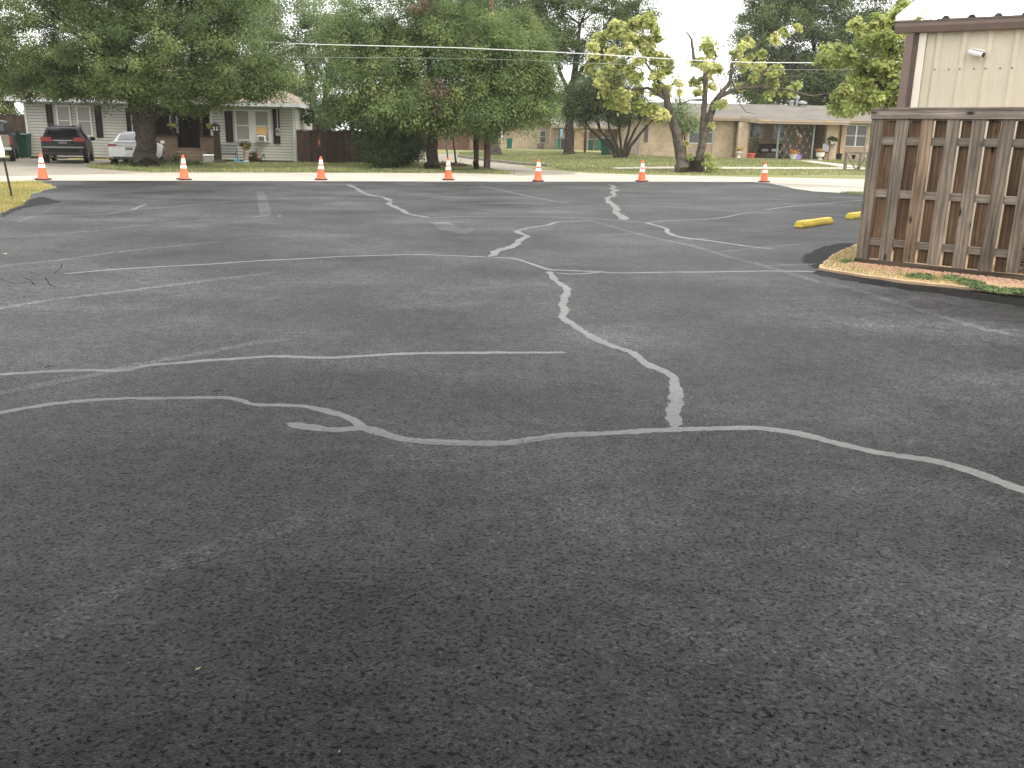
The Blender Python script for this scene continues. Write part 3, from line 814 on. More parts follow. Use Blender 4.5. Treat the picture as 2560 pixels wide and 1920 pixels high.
# gravel strip at the foot of the fence
isl = [G(*p) for p in ((2046, 678), (2062, 660), (2085, 642), (2140, 617), (2200, 606))] + [F0 + fd * 0.6 + fn * 2.2, F0 + fd * 7 + fn * 2.2, G(2900, 800) , G(2560, 745), G(2400, 727), G(2261, 712.5), G(2141, 695), G(2085, 686)]
isl = rough_edge(isl, 0.1, 0.018, 9)
ISL = sheet('gravel_strip', isl, 0.045, M_REDDIRT, thick=0.06)
M_STONE = plain('red_gravel', (0.42, 0.255, 0.17), 0.85, var=0.55, scale=45)
g = np.random.default_rng(8); mbs = MB()
for i in range(5200):
    u = g.random() ** 1.15 * 4.4 - 0.05; v = -(0.02 + 0.24 * abs(g.normal()) ** 0.9)
    if v < -0.5: continue
    p = F0 + fd * u + fn * v; r = g.uniform(0.006, 0.017); a = g.uniform(0, 6.28); z = 0.043 + 0.012 * math.exp(-((v + 0.02) / 0.16) ** 2)
    ca, sa_ = math.cos(a) * r, math.sin(a) * r
    mbs.add([(p.x + ca, p.y + sa_, z), (p.x - sa_, p.y + ca, z), (p.x - ca * 1.2, p.y - sa_ * 1.2, z), (p.x + sa_, p.y - ca, z), (p.x + ca * 0.2, p.y + sa_ * 0.3, z + r * 0.9), (p.x - ca * 0.5, p.y - sa_ * 0.4, z + r * 0.8)],
            [(0, 1, 4), (1, 2, 5), (1, 5, 4), (2, 3, 5), (3, 0, 4), (3, 4, 5)])
o = mbs.build('gravel', M_STONE, ISL); o['kind'] = 'stuff'
o = blades('dry_grass_tufts', [G(*p) for p in ((2050, 678), (2085, 644), (2138, 622), (2140, 668), (2300, 690), (2440, 712), (2440, 728), (2261, 710), (2141, 693))], 3000, 0.03, L_DRYGRASS, 25, 1.2, 0.044, 0.004)
# creeping weeds on the gravel
L_WEED = leafmat('weed_leaf', [(0.0, (0.06, 0.11, 0.04)), (0.5, (0.12, 0.19, 0.075)), (1.0, (0.22, 0.28, 0.12))], 0.3)
def weed(name, label, pxs, r, n, seed):
    pts = [G(*p, 0.05) for p in pxs]; base = pts[len(pts) // 2]; root = thing(name, label, 'weed', base, 0, 'weeds on the gravel strip')
    ells = [(p.x, p.y, p.z + 0.012, r * 1.5, r * 1.5, 0.022) for p in pts]
    V, F, T_, C = leaf_cloud(ells, n, 26, 0.028, (0.04, 0.1), 0.3, 0.1, seed=seed)
    V[:, 2] = np.maximum(V[:, 2], 0.047)
    o = bpy.data.objects.new('leaves', npmesh('leaves', V - np.array(base), F, L_WEED, T_)); col.objects.link(o); o.parent = root
    mb = MB(); rd = random.Random(seed)
    for p in pts:
        for k in range(5):
            a = rd.uniform(0, 6.28); q = p + Vector((math.cos(a) * r * 1.6, math.sin(a) * r * 1.6, 0.01)) - base
            mb.tube([p - base, (p - base).lerp(q, 0.5) + Vector((0, 0, 0.02)), q], [0.003, 0.002, 0.001], 5)
    mb.build('stems', L_WEED, root, kind='stuff')
weed('creeping_weed', 'low green creeping weed in the middle of the gravel strip', [(2290, 692), (2315, 695)], 0.07, 45, 31)
weed('creeping_weed', 'larger green creeping weed spreading along the gravel strip to the right', [(2385, 700), (2420, 710), (2465, 722), (2520, 730), (2565, 733)], 0.1, 130, 32)
weed('creeping_weed', 'small yellowed weed by the left tip of the gravel strip', [(2110, 655)], 0.05, 9, 33)

# ------------------------------------------------------------------ metal building behind the fence
M_CREAM = plain('cream_metal_siding', (0.6, 0.535, 0.41), 0.5, var=0.06, scale=1.5)
M_CREAMT = plain('cream_metal_trim', (0.76, 0.7, 0.58), 0.5, var=0.04)
M_BROWNT = plain('brown_metal_trim', (0.17, 0.12, 0.1), 0.5, var=0.08)
M_ROOFW = plain('white_metal_roof', (0.8, 0.78, 0.74), 0.4, var=0.05)
M_WHITEP = plain('white_plastic', (0.75, 0.74, 0.7), 0.4, var=0.04)
M_BLACK = plain('black_plastic', (0.012, 0.012, 0.012), 0.4, var=0.1)
K = P(2268, 178, 12.9); K.z = 0
wrz = R(-33); wd = Vector((math.cos(wrz), math.sin(wrz), 0)); wnv = Vector((-wd.y, wd.x, 0))
def wall_xz(px, py):
    d = ray(px, py); o = Vector((0, 0, CAM_H)); t = (K - o).dot(wnv) / d.dot(wnv); q = o + d * t
    return (q - K).dot(wd), q.z
BL = thing('metal_building', 'cream ribbed metal building with brown trim and white roof behind the wooden fence', 'building', K, wrz)
ZE = wall_xz(2275, 84)[1]; ZE1 = wall_xz(2275, 54)[1]
BLEN, BDEP = 9.0, 6.0
for k in range(9):                                   # ribbed wall panels, 0.92 m wide each
    prof = []; x0 = 0.30 + k * 0.915
    for r_ in range(3):
        xr = x0 + r_ * 0.305
        prof += [(xr, 0), (xr + 0.03, -0.03), (xr + 0.075, -0.03), (xr + 0.105, 0)]
        for q in (0.16, 0.21, 0.26): prof += [(xr + q - 0.012, 0), (xr + q, -0.004), (xr + q + 0.012, 0)]
    prof.append((x0 + 0.9148, 0))
    n = len(prof); mb = MB()
    mb.add([(x, y, 0.1) for x, y in prof] + [(x, y, ZE + 0.02) for x, y in prof], [(i, i + 1, n + i + 1, n + i) for i in range(n - 1)])
    mb.build('wall_panel', M_CREAM, BL)
zs = wall_xz(2440, 172)[1]
mb = MB()
for i in range(40):
    x = 0.30 + 0.1525 * i + (0.045 if i % 2 == 0 else 0.06); y = -0.034 if i % 2 == 0 else -0.004
    mb.lathe([(0.011, 0), (0.011, 0.004), (0.006, 0.008)], 6, (0, 0, 0))
    for j in range(18): 
        q = mb.v[-18 + j]; mb.v[-18 + j] = (x + q[0], y - q[2], zs + q[1])
mb.build('screws', M_BROWNT, BL, kind='stuff')
MB().box(-0.02, BLEN, 0.04, 0.2, 0, ZE).build('wall_core', M_CREAMT, BL)
MB().box(0.0, 0.2, 0.201, BDEP, 0, ZE).build('end_wall', M_CREAM, BL)
MB().box(BLEN - 0.2, BLEN - 0.001, 0.201, BDEP, 0, ZE).build('end_wall', M_CREAM, BL)
MB().box(0.105, 0.195, -0.05, 0.039, 0, ZE - 0.002).build('corner_trim', M_CREAMT, BL, bevel=0.004)
MB().box(0.2, 0.299, -0.004, 0.038, 0, ZE - 0.002).build('wall_trim', M_CREAM, BL)
ds = MB(); ds.box(-0.055, 0.045, -0.12, -0.03, 0.1, ZE - 0.02); ds.build('downspout', M_BROWNT, BL, bevel=0.006)
MB().box(0.046, 0.103, -0.02, 0.039, 0, ZE - 0.002).build('corner_trim', M_BROWNT, BL)
# gutter: a folded profile along the eave
gp = [(0.0, ZE1 - 0.01), (-0.17, ZE1 - 0.01), (-0.17, ZE1 - 0.02), (-0.155, ZE1 - 0.02), (-0.155, ZE + 0.075), (-0.13, ZE), (0.0, ZE)]
MB().prism([(-0.2, y, z) for y, z in gp], (BLEN + 0.4, 0, 0)).build('gutter', M_BROWNT, BL)
# ribbed roof rising away from the eave
SL = 0.30
prof = []; xr = 0.06
while xr < BLEN:
    prof += [(xr, 0), (xr + 0.03, 0.035), (xr + 0.075, 0.035), (xr + 0.105, 0)]; xr += 0.305
n = len(prof); mb = MB(); y0, y1 = -0.16, BDEP / 2 + 1.5
mb.add([(x, y0, ZE1 + z) for x, z in prof] + [(x, y1, ZE1 + z + SL * (y1 - y0)) for x, z in prof], [(i, i + 1, n + i + 1, n + i) for i in range(n - 1)])
mb.add([(x, y1, ZE1 + z + SL * (y1 - y0)) for x, z in prof] + [(x, 2 * y1 - y0, ZE1 + z) for x, z in prof], [(i, i + 1, n + i + 1, n + i) for i in range(n - 1)])
mb.build('roof', M_ROOFW, BL)
mb = MB()
for a, b in ((-0.2, -0.02),):
    mb.prism([(a, y0, ZE1 - 0.0), (a, y1, ZE1 + SL * (y1 - y0)), (a, y1, ZE1 + 0.055 + SL * (y1 - y0)), (a, y0, ZE1 + 0.055)], (b - a, 0, 0))
mb.build('rake_trim', M_ROOFW, BL)
MB().prism([(-0.019, y0, ZE1 - 0.0), (-0.019, y1, ZE1 + SL * (y1 - y0)), (-0.019, y1, ZE1 + 0.05 + SL * (y1 - y0)), (-0.019, y0, ZE1 + 0.05)], (0.06, 0, 0)).build('rake_trim', M_CREAMT, BL)
mb = MB()
mb.add([(0.1, 0.2, ZE), (0.1, 2 * y1 - y0, ZE), (0.1, y1, ZE + SL * (y1 - y0))], [(0, 1, 2)])
mb.build('gable_wall', M_CREAM, BL)
# security camera on the wall
cx, cz = wall_xz(2440, 136)
CM = thing('security_camera', 'small white bullet security camera on the cream metal wall', 'camera', K + wd * cx + wnv * -0.03 + Vector((0, 0, cz)), wrz)
def rod(a, b, r0, r1=None, seg=14):
    return MB().tube([a, b], [r0, r1 or r0], seg)
MB().lathe([(0.045, 0), (0.045, 0.02), (0.03, 0.03)], 16).build('mount', M_WHITEP, CM, True).rotation_euler = (R(90), 0, 0)
rod((0, -0.02, 0), (0.02, -0.08, 0.0), 0.014).build('arm', M_WHITEP, CM, True)
hd = MB().tube([(-0.07, -0.05, 0.03), (-0.06, -0.055, 0.026), (0.1, -0.13, -0.02), (0.105, -0.132, -0.021)], [0.03, 0.038, 0.038, 0.034], 16).build('housing', M_WHITEP, CM, True)
MB().tube([(0.1055, -0.1325, -0.021), (0.112, -0.1355, -0.0225)], 0.03, 16).build('lens', M_BLACK, hd, True)
sh = MB()
for k in range(7):
    pass
MB().prism([(-0.06, -0.09, 0.068), (0.1, -0.165, 0.022), (0.135, -0.12, 0.022), (-0.03, -0.04, 0.068)], (0, 0, 0.006)).build('sunshade', M_WHITEP, CM)
# white air-conditioning unit standing in the enclosure, glimpsed between the boards
AC = thing('condenser_unit', 'pale boxy condenser unit glimpsed between the boards behind the wooden fence', 'condenser', F0 + fd * 1.55 + fn * 0.75, frz)
MB().box(0, 0.72, 0, 0.6, 0.08, 0.62).build('casing', M_WHITEP, AC, bevel=0.01)
mb = MB()
for i in range(12): mb.box(0.04, 0.68, -0.012, -0.002, 0.12 + i * 0.04, 0.145 + i * 0.04)
mb.build('grille', M_BLACK, AC)
MB().box(-0.03, 0.75, -0.03, 0.63, 0.02, 0.08).build('pad', M_KERB, AC)
# ------------------------------------------------------------------ left house: white lap siding under the big oak
M_SIDING = plain('white_lap_siding', (0.4, 0.395, 0.35), 0.6, var=0.1, scale=1.2)
M_CORE = plain('lap_shade_backing', (0.1, 0.095, 0.08), 0.9)  # dark backing in the board gaps, drawing the shadow lines under the laps
M_TRIM = plain('white_painted_trim', (0.52, 0.515, 0.49), 0.55, var=0.06)
M_FASCIA = plain('fascia_bluish_white', (0.5, 0.52, 0.53), 0.55, var=0.06)
M_SHUT = wood('dark_brown_shutter', (0.012, 0.008, 0.007), (0.024, 0.016, 0.013), (0.04, 0.027, 0.022))
M_BLIND = plain('window_blind', (0.2, 0.19, 0.165), 0.35, var=0.05, scale=3)
M_GLASSD = glassy('dark_window_glass', (0.02, 0.021, 0.022))
M_GLASSG = glassy('grey_screened_glass', (0.085, 0.083, 0.08), 0.25)
M_ROOF1 = shingle('tan_shingles', (0.24, 0.195, 0.15))
M_ROOF2 = shingle('grey_brown_shingles', (0.155, 0.14, 0.12))
M_DKWOOD = wood('dark_stained_wood', (0.02, 0.014, 0.011), (0.04, 0.028, 0.022), (0.065, 0.046, 0.036))
M_PLANK = wood('brown_fence_plank', (0.028, 0.018, 0.014), (0.05, 0.033, 0.026), (0.08, 0.054, 0.042))
M_PBRICK = brick('brown_porch_brick', (0.1, 0.062, 0.04), (0.125, 0.082, 0.054), (0.12, 0.1, 0.08))
M_STEP = concrete('brown_step', (0.12, 0.085, 0.058), (0.18, 0.135, 0.096), 3)
M_GREYM = plain('grey_metal', (0.32, 0.32, 0.31), 0.45, 0.3, var=0.1)
M_CARD = plain('tan_cardboard', (0.5, 0.32, 0.13), 0.8, var=0.06)
HL, HR = G(75, 396.5), G(742, 408)
hd_ = (HR - HL); HW = hd_.length; hd_.normalize(); hrz = math.atan2(hd_.y, hd_.x); hn = Vector((-hd_.y, hd_.x, 0))
def hx(px, py, back=0.0):
    d = ray(px, py); o = Vector((0, 0, CAM_H)); t = (HL + hn * back - o).dot(hn) / d.dot(hn); q = o + d * t
    return (q - HL).dot(hd_), q.z
H1 = thing('siding_house', 'white lap-sided house with dark shutters behind the big oak', 'house', HL, hrz)
ZEV = 0.5 * (hx(60, 256)[1] + hx(730, 265)[1]) + 0.04
def lap(x0, x1, z0, z1, y=0.0, pitch=0.13):
    """lapped boards: each course leans out at its foot"""
    mb = MB(); n = int((z1 - z0) / pitch); p = (z1 - z0) / n
    for i in range(n):
        a = z0 + i * p
        mb.add([(x0, y - 0.034, a), (x1, y - 0.034, a), (x1, y - 0.012, a + p - 0.018), (x0, y - 0.012, a + p - 0.018), (x0, y, a), (x1, y, a), (x0, y, a + p - 0.018), (x1, y, a + p - 0.018)], [(0, 1, 2, 3), (4, 5, 1, 0), (3, 2, 7, 6)])
    return mb
px0 = hx(333, 330)[0]; px1 = hx(527, 330)[0]
lap(0, px0, 0.12, ZEV).build('siding', M_SIDING, H1)
lap(px1, HW, 0.12, ZEV).build('siding', M_SIDING, H1)
HD = 6.0
MB().box(0.01, px0, 0.002, 0.15, 0.0, ZEV).build('wall_core', M_CORE, H1)
MB().box(px1, HW - 0.01, 0.002, 0.15, 0.0, ZEV).build('wall_core', M_CORE, H1)
MB().box(0.011, 0.15, 0.151, HD, 0.0, ZEV).build('side_wall', M_SIDING, H1)
MB().box(HW - 0.15, HW - 0.011, 0.151, HD, 0.0, ZEV).build('side_wall', M_SIDING, H1)
MB().box(0.15, HW - 0.15, HD - 0.15, HD, 0.0, ZEV).build('rear_wall', M_SIDING, H1)
for x in (0.0, HW - 0.11, px0 - 0.1, px1): MB().box(x, x + 0.11, -0.06, -0.0345, 0.08, ZEV - 0.002).build('corner_trim', M_TRIM, H1)
# hipped roof
ov = 0.55; rz0 = ZEV + 0.12; rise = 1.7
ovr = 0.3
e = [(-ov, -ov, rz0), (HW + ovr, -ov, rz0), (HW + ovr, HD + ov, rz0), (-ov, HD + ov, rz0)]
rg = [(2.6, HD / 2, rz0 + rise), (HW - 2.9, HD / 2, rz0 + rise)]
rf = MB().add(e + rg, [(0, 1, 5, 4), (1, 2, 5), (2, 3, 4, 5), (3, 0, 4)]).build('roof', M_ROOF1, H1)
fz0, fz1 = rz0 - 0.17, rz0 - 0.003
for bx_ in ((-ov, HW + ovr, -ov - 0.03, -ov), (-ov, HW + ovr, HD + ov, HD + ov + 0.03), (-ov - 0.03, -ov - 0.0005, -ov - 0.03, HD + ov), (HW + ovr + 0.0005, HW + ovr + 0.03, -ov - 0.03, HD + ov)):
    MB().box(*bx_, fz0, fz1).build('fascia', M_FASCIA, rf)
MB().box(-ov + 0.002, HW + ovr - 0.002, -ov + 0.002, HD + ov - 0.002, fz0 + 0.02, fz0 + 0.04).build('soffit', M_TRIM, rf)
def sash_window(parent, x0, x1, z0, z1, pane, y=-0.036, fw=0.07, mid=None, frame=M_TRIM):
    w = MB()
    w.box(x0, x0 + fw, y - 0.05, y, z0, z1).box(x1 - fw, x1, y - 0.05, y, z0, z1)
    w.box(x0 + fw, x1 - fw, y - 0.05, y, z1 - fw, z1).box(x0 + fw, x1 - fw, y - 0.06, y, z0, z0 + fw)
    zm = mid if mid is not None else (z0 + z1) / 2
    w.box(x0 + fw, x1 - fw, y - 0.04, y, zm - 0.022, zm + 0.022)
    win = w.build('window', frame, parent)
    for a, b in ((z0 + fw, zm - 0.0225), (zm + 0.0225, z1 - fw)):
        MB().box(x0 + fw + 0.001, x1 - fw - 0.001, y - 0.022, y - 0.016, a, b).build('pane', pane, win)
    return win
def shutter(x0, x1, z0, z1, y=-0.036):
    sh_ = MB().box(x0, x1, y - 0.03, y, z0, z1).build('shutter', M_SHUT, H1, bevel=0.004)
    n = max(2, int((x1 - x0) / 0.12))
    for i in range(1, n):
        xx = x0 + (x1 - x0) * i / n
        MB().box(xx - 0.006, xx + 0.006, y - 0.034, y - 0.0302, z0 + 0.02, z1 - 0.02).build('groove', M_BLACK, sh_)
def rect(pa, pb):
    a, b = hx(*pa), hx(*pb); return a[0], b[0], b[1], a[1]
# left pair
x0, x1, z0, z1 = rect((140, 262), (184, 341)); sash_window(H1, x0, x1, z0, z1, M_BLIND)
x0, x1, z0, z1 = rect((190, 264), (235, 342)); sash_window(H1, x0, x1, z0, z1, M_BLIND)
x0, x1, z0, z1 = rect((114, 261), (139, 341)); shutter(x0, x1, z0, z1)
x0, x1, z0, z1 = rect((235.5, 264), (260, 344)); shutter(x0, x1, z0, z1)
x0, x1, z0, z1 = rect((314, 270), (332, 336)); shutter(x0, x1, z0, z1)
# right pair with a wide white casing
x0, x1, z0, z1 = rect((585, 272), (681, 359))
MB().box(x0, x1, -0.055, -0.036, z0, z1).build('window_casing', M_TRIM, H1, bevel=0.004)
a0, a1, b0, b1 = rect((587, 275), (628, 352)); sash_window(H1, a0, a1, b0, b1, M_BLIND, -0.057, 0.05)
c0, c1, d0, d1 = rect((636, 276), (676, 355)); sash_window(H1, c0, c1, d0, d1, M_BLIND, -0.057, 0.05, mid=hx(650, 315)[1])
q0, q1, r0, r1 = rect((641, 317), (669, 336)); MB().box(q0, q1, -0.088, -0.0805, r0, r1).build('board_in_window', M_CARD, H1)
x0, x1, z0, z1 = rect((561, 277), (585, 355)); shutter(x0, x1, z0, z1)
x0, x1, z0, z1 = rect((681, 272), (702, 360)); shutter(x0, x1, z0, z1)
# electric meter
mx, mz = hx(696, 330)
mt = MB().box(mx - 0.1, mx + 0.1, -0.16, -0.055, mz - 0.17, mz + 0.17).build('electric_meter', M_GREYM, H1, bevel=0.01)
o = MB().lathe([(0.075, 0), (0.075, 0.05), (0.05, 0.07)], 16).build('meter_glass', M_GLASSG, mt, True); o.location = (mx, -0.16, mz + 0.04); o.rotation_euler = (R(90), 0, 0)
MB().tube([(mx, -0.1, mz + 0.171), (mx, -0.1, ZEV - 0.05)], 0.03, 8).build('conduit', M_GREYM, mt, True)
# porch: recess between the two fronts
PD = 1.7; pz = 0.62
MB().box(px0, px1, 0.0, PD, 0.0, pz).build('porch_floor', M_STEP, H1)
MB().box(px0, px1, PD + 0.001, PD + 0.15, 0.0, ZEV).build('porch_back_wall', M_DKWOOD, H1)
for x in (px0, px1 - 0.12): MB().box(x + 0.001, x + 0.119, 0.151, PD, pz, ZEV).build('porch_side_wall', M_DKWOOD, H1)
dx0, dx1 = hx(441, 330)[0], hx(500, 330)[0]
dr = MB().box(dx0 + 0.15, dx0 + 1.1, PD - 0.05, PD, pz + 0.003, pz + 2.05).build('door', M_SHUT, H1, bevel=0.01)
MB().lathe([(0.03, 0), (0.035, 0.03), (0.02, 0.05)], 10, (dx0 + 0.24, PD - 0.1, pz + 0.95)).build('handle', M_GREYM, dr, True)
wx0, wx1, wz0, wz1 = hx(393, 300)[0], hx(424, 300)[0], hx(400, 336)[1], hx(400, 283)[1]
sash_window(H1, wx0, wx1, wz0, wz1, M_GLASSD, PD - 0.001, 0.07, frame=M_DKWOOD)
for (a, b) in ((hx(391, 350)[0], dx0), (dx1, hx(548, 350)[0])):
    MB().box(a, b, -0.12, 0.14, 0.0, hx(420, 341)[1]).build('porch_half_wall', M_PBRICK, H1)
    MB().box(a - 0.04, b + 0.04, -0.16, 0.18, hx(420, 341)[1] + 0.001, hx(420, 341)[1] + 0.08).build('half_wall_cap', M_DKWOOD, H1)
for x in (dx0 - 0.18, dx1 + 0.02): MB().box(x, x + 0.16, -0.06, 0.1, hx(420, 341)[1] + 0.081, ZEV + 0.1).build('porch_post', M_DKWOOD, H1, bevel=0.006)
MB().box(px0 + 0.001, px1 - 0.001, -0.1, 0.1, ZEV - 0.14, ZEV + 0.12).build('porch_beam', M_DKWOOD, H1)
for i in range(3): MB().box(dx0 - 0.02 * i, dx1 + 0.3 + 0.12 * i, -0.13 - 0.32 * (i + 1), -0.13 - 0.32 * i - 0.001, 0, pz - 0.155 * (i + 1)).build('step', M_STEP, H1, bevel=0.01)
# upright house number on the right porch post
def text(parent, body, size, loc, rot, mat, name='house_number', space=1.0):
    cu = bpy.data.curves.new(name, 'FONT'); cu.body = body; cu.size = size; cu.extrude = 0.004
    cu.align_x = 'CENTER'; cu.space_line = space
    tmp = bpy.data.objects.new('tmp', cu); col.objects.link(tmp)
    bpy.context.view_layer.update()
    me = bpy.data.meshes.new_from_object(tmp.evaluated_get(bpy.context.evaluated_depsgraph_get()))
    bpy.data.objects.remove(tmp)
    me.materials.clear(); me.materials.append(mat)
    o = bpy.data.objects.new(name, me); col.objects.link(o); o.parent = parent; o.location = loc; o.rotation_euler = rot
    return o
text(H1, '1\n0\n1', 0.13, (dx1 + 0.1, -0.068, hx(500, 295)[1]), (R(90), 0, 0), M_TRIM, space=0.85)
# window air conditioner
ax0, ax1, az0, az1 = rect((647.6, 338.5), (667, 354))
def hw(x, y, z): return HL + hd_ * x + hn * y + Vector((0, 0, z))
A1 = thing('window_air_conditioner', 'white window air conditioner under a tan cardboard panel', 'air conditioner', hw((ax0 + ax1) / 2, -0.3, az0), hrz)
aw, ah = (ax1 - ax0) / 2, az1 - az0
MB().box(-aw, aw, -0.12, 0.21, 0, ah).build('case', M_WHITEP, A1, bevel=0.01)
gr = MB().box(-aw + 0.035, aw - 0.035, -0.128, -0.1205, 0.035, ah - 0.035).build('grille', M_GREYM, A1)
for i in range(6): MB().box(-aw + 0.05, aw - 0.05, -0.134, -0.1285, 0.05 + i * (ah - 0.1) / 6, 0.065 + i * (ah - 0.1) / 6).build('louvre', M_BLACK, gr)
# hanging ferns on the porch
L_FERN = leafmat('fern_leaf', [(0.0, (0.12, 0.15, 0.04)), (1.0, (0.3, 0.31, 0.1))])
for px, py, lab in ((432, 313, 'yellow-green hanging fern left of the dark porch doorway'), (526, 313, 'yellow-green hanging fern right of the house number')):
    x, z = hx(px, py, -0.25); p = hw(x, -0.25, z); t = thing('hanging_fern', lab, 'plant', p, 0, 'hanging ferns on the porch')
    V, F, T_, C = leaf_cloud([(0, 0, 0.0, 0.22, 0.22, 0.08)], 30, 26, 0.09, (0.05, 0.12), 0.6, 0.3, 0.6, seed=int(px), aspect=0.25)
    o = bpy.data.objects.new('fronds', npmesh('fronds', V, F, L_FERN, T_)); col.objects.link(o); o.parent = t
    MB().lathe([(0.06, -0.2), (0.11, -0.04), (0.12, -0.03)], 12).build('pot', M_SHUT, t, True)
    MB().tube([(0, 0, -0.03), (0, 0, ZEV - 0.1 - z)], 0.004, 5).build('cord', M_BLACK, t)

# ------------------------------------------------------------------ plank fences by the left house
def plank_fence(name, label, a, b, h, cat='fence', w=0.15, cap=True):
    a, b = Vector(a), Vector(b); d = b - a; L = d.length; rz = math.atan2(d.y, d.x)
    t = thing(name, label, cat, a, rz)
    me = [MB().prism([(0, 0, 0.02), (w - 0.003, 0, 0.02), (w - 0.003, 0, h + dz), (0, 0, h + dz)], (0, 0.02, 0)).mesh('plank', M_PLANK) for dz in (0, 0.006, -0.008)]
    for i in range(int(L / w)): inst(me[i % 3], 'plank', t, (i * w, random.uniform(-0.006, 0.0), 0))
    MB().box(0.0, L, 0.0215, 0.03, 0.05, h - 0.02).build('backing', M_PLANK, t)
    for z in (0.3, h - 0.3): MB().box(0, L, 0.031, 0.06, z, z + 0.09).build('rail', M_PLANK, t)
    if cap: MB().box(-0.02, L, -0.05, 0.07, h + 0.012, h + 0.05).build('cap_rail', M_DKWOOD, t)
    for x in np.arange(0.05, L, 2.4): MB().box(x, x + 0.09, 0.062, 0.15, 0, h).build('post', M_PLANK, t)
    return t
fa = G(744, 408.5); fb_ = G(1030, 411.5)
fh = P(760, 327, fa.y)[2]
PF = plank_fence('plank_fence', 'dark brown vertical plank fence right of the siding house', fa, fb_, fh)
fa2, fb2 = G(-60, 391) + Vector((0, 2, 0)), G(64, 393) + Vector((0, 2, 0))
plank_fence('plank_fence', 'dark brown plank fence between the pickup and the left house corner', fa2, fb2, 2.0)
# red iron ornament on the plank fence
M_RED = plain('red_iron', (0.3, 0.075, 0.05), 0.6, var=0.15)
op = P(798, 362, fa.y - 0.03)
OR = thing('fence_ornament', 'small red iron lantern ornament hung on the brown plank fence', 'ornament', op + Vector((0, -0.03, 0)), 0)
mb = MB()
mb.tube([(0, 0, 0.36), (0.0, 0, 0.26)], 0.012, 6); mb.tube([(0, 0, 0.36), (0.05, 0, 0.42), (0.03, 0, 0.47)], 0.01, 6)
mb.build('hook', M_RED, OR)
MB().tube([(-0.08, 0, 0.23), (0, 0, 0.27), (0.08, 0, 0.23)], 0.012, 6).build('top_bar', M_RED, OR)
MB().lathe([(0.05, 0), (0.062, 0.08), (0.055, 0.16), (0.02, 0.22)], 10, (0, 0, 0.0)).build('lamp_body', M_RED, OR, True)
MB().tube([(0, 0, 0.0), (0, 0, -0.09)], 0.014, 6).build('stem', M_RED, OR)
MB().box(-0.12, 0.12, -0.012, 0.012, -0.1, -0.075).build('foot_bar', M_RED, OR)

# ------------------------------------------------------------------ right house: tan brick with a deep porch
M_TBRICK = brick('tan_brick', (0.36, 0.255, 0.155), (0.5, 0.38, 0.245), (0.48, 0.42, 0.33))
M_TBRICK2 = brick('orange_tan_brick', (0.46, 0.29, 0.155), (0.52, 0.35, 0.2), (0.45, 0.38, 0.28))
M_RBRICK = brick('red_brick', (0.2, 0.085, 0.055), (0.26, 0.12, 0.08), (0.25, 0.19, 0.15))
M_TANTRIM = plain('tan_painted_trim', (0.36, 0.28, 0.215), 0.6, var=0.06)
M_PINKPANEL = plain('pinkish_tan_panel', (0.34, 0.25, 0.185), 0.7, var=0.06)
M_TEAL = plain('weathered_teal_paint', (0.22, 0.28, 0.24), 0.6, var=0.2)
M_ALU = plain('aluminium_frame', (0.55, 0.55, 0.52), 0.4, 0.3, var=0.05)
RO = GT(1780, 393.5); RY = RO.y; RZ = 0.29
def rx(px, py, back=0.0):
    q = P(px, py, RY + back); return q.x - RO.x, q.z - RZ
H2 = thing('brick_house', 'long tan brick house with a deep shaded porch and grey-brown roof', 'house', (RO.x, RY, RZ), 0)
ex = lambda px: rx(px, 340)[0]
ZE2 = rx(1815, 298)[1]
XL, XR = ex(1597), ex(2330)
PDP = 2.6
MB().box(XL, ex(1704), 0, 0.2, 0, ZE2).build('wall', M_TBRICK, H2)
MB().box(ex(1708), ex(1722), 0.05, 0.2, 0, ZE2).build('wall', M_TBRICK2, H2)
MB().box(ex(1722), ex(1783), 0.06, 0.2, 0, rx(1750, 359)[1]).build('panel_below_window', M_PINKPANEL, H2)
MB().box(ex(1722), ex(1783), 0.06, 0.2, rx(1750, 301)[1], ZE2).build('panel_above_window', M_PINKPANEL, H2)
MB().box(ex(1783), ex(1834), 0, 0.2, 0, ZE2).build('wall', M_TBRICK, H2)
def win2(x0, x1, z0, z1, y, cols=2, mull=0.05, pane=M_GLASSG, par=None):
    w = MB(); f = 0.05
    w.box(x0, x0 + f, y - 0.06, y, z0, z1).box(x1 - f, x1, y - 0.06, y, z0, z1).box(x0 + f, x1 - f, y - 0.06, y, z1 - f, z1).box(x0 + f, x1 - f, y - 0.07, y, z0, z0 + f)
    cw = (x1 - x0 - 2 * f - (cols - 1) * mull) / cols; zm = (z0 + z1) / 2
    for c in range(1, cols): xm = x0 + f + c * cw + (c - 1) * mull; w.box(xm, xm + mull, y - 0.055, y, z0 + f, z1 - f)
    for c in range(cols): xa = x0 + f + c * (cw + mull); w.box(xa, xa + cw, y - 0.045, y, zm - 0.02, zm + 0.02)
    win = w.build('window', M_ALU, par or H2)
    for c in range(cols):
        xa = x0 + f + c * (cw + mull)
        for a, b in ((z0 + f, zm - 0.021), (zm + 0.021, z1 - f)): MB().box(xa + 0.001, xa + cw - 0.001, y - 0.02, y - 0.01, a, b).build('pane', pane, win)
    return win
win2(ex(1722), ex(1783), rx(1750, 359)[1] + 0.001, rx(1750, 301)[1] - 0.001, 0.12, 2)
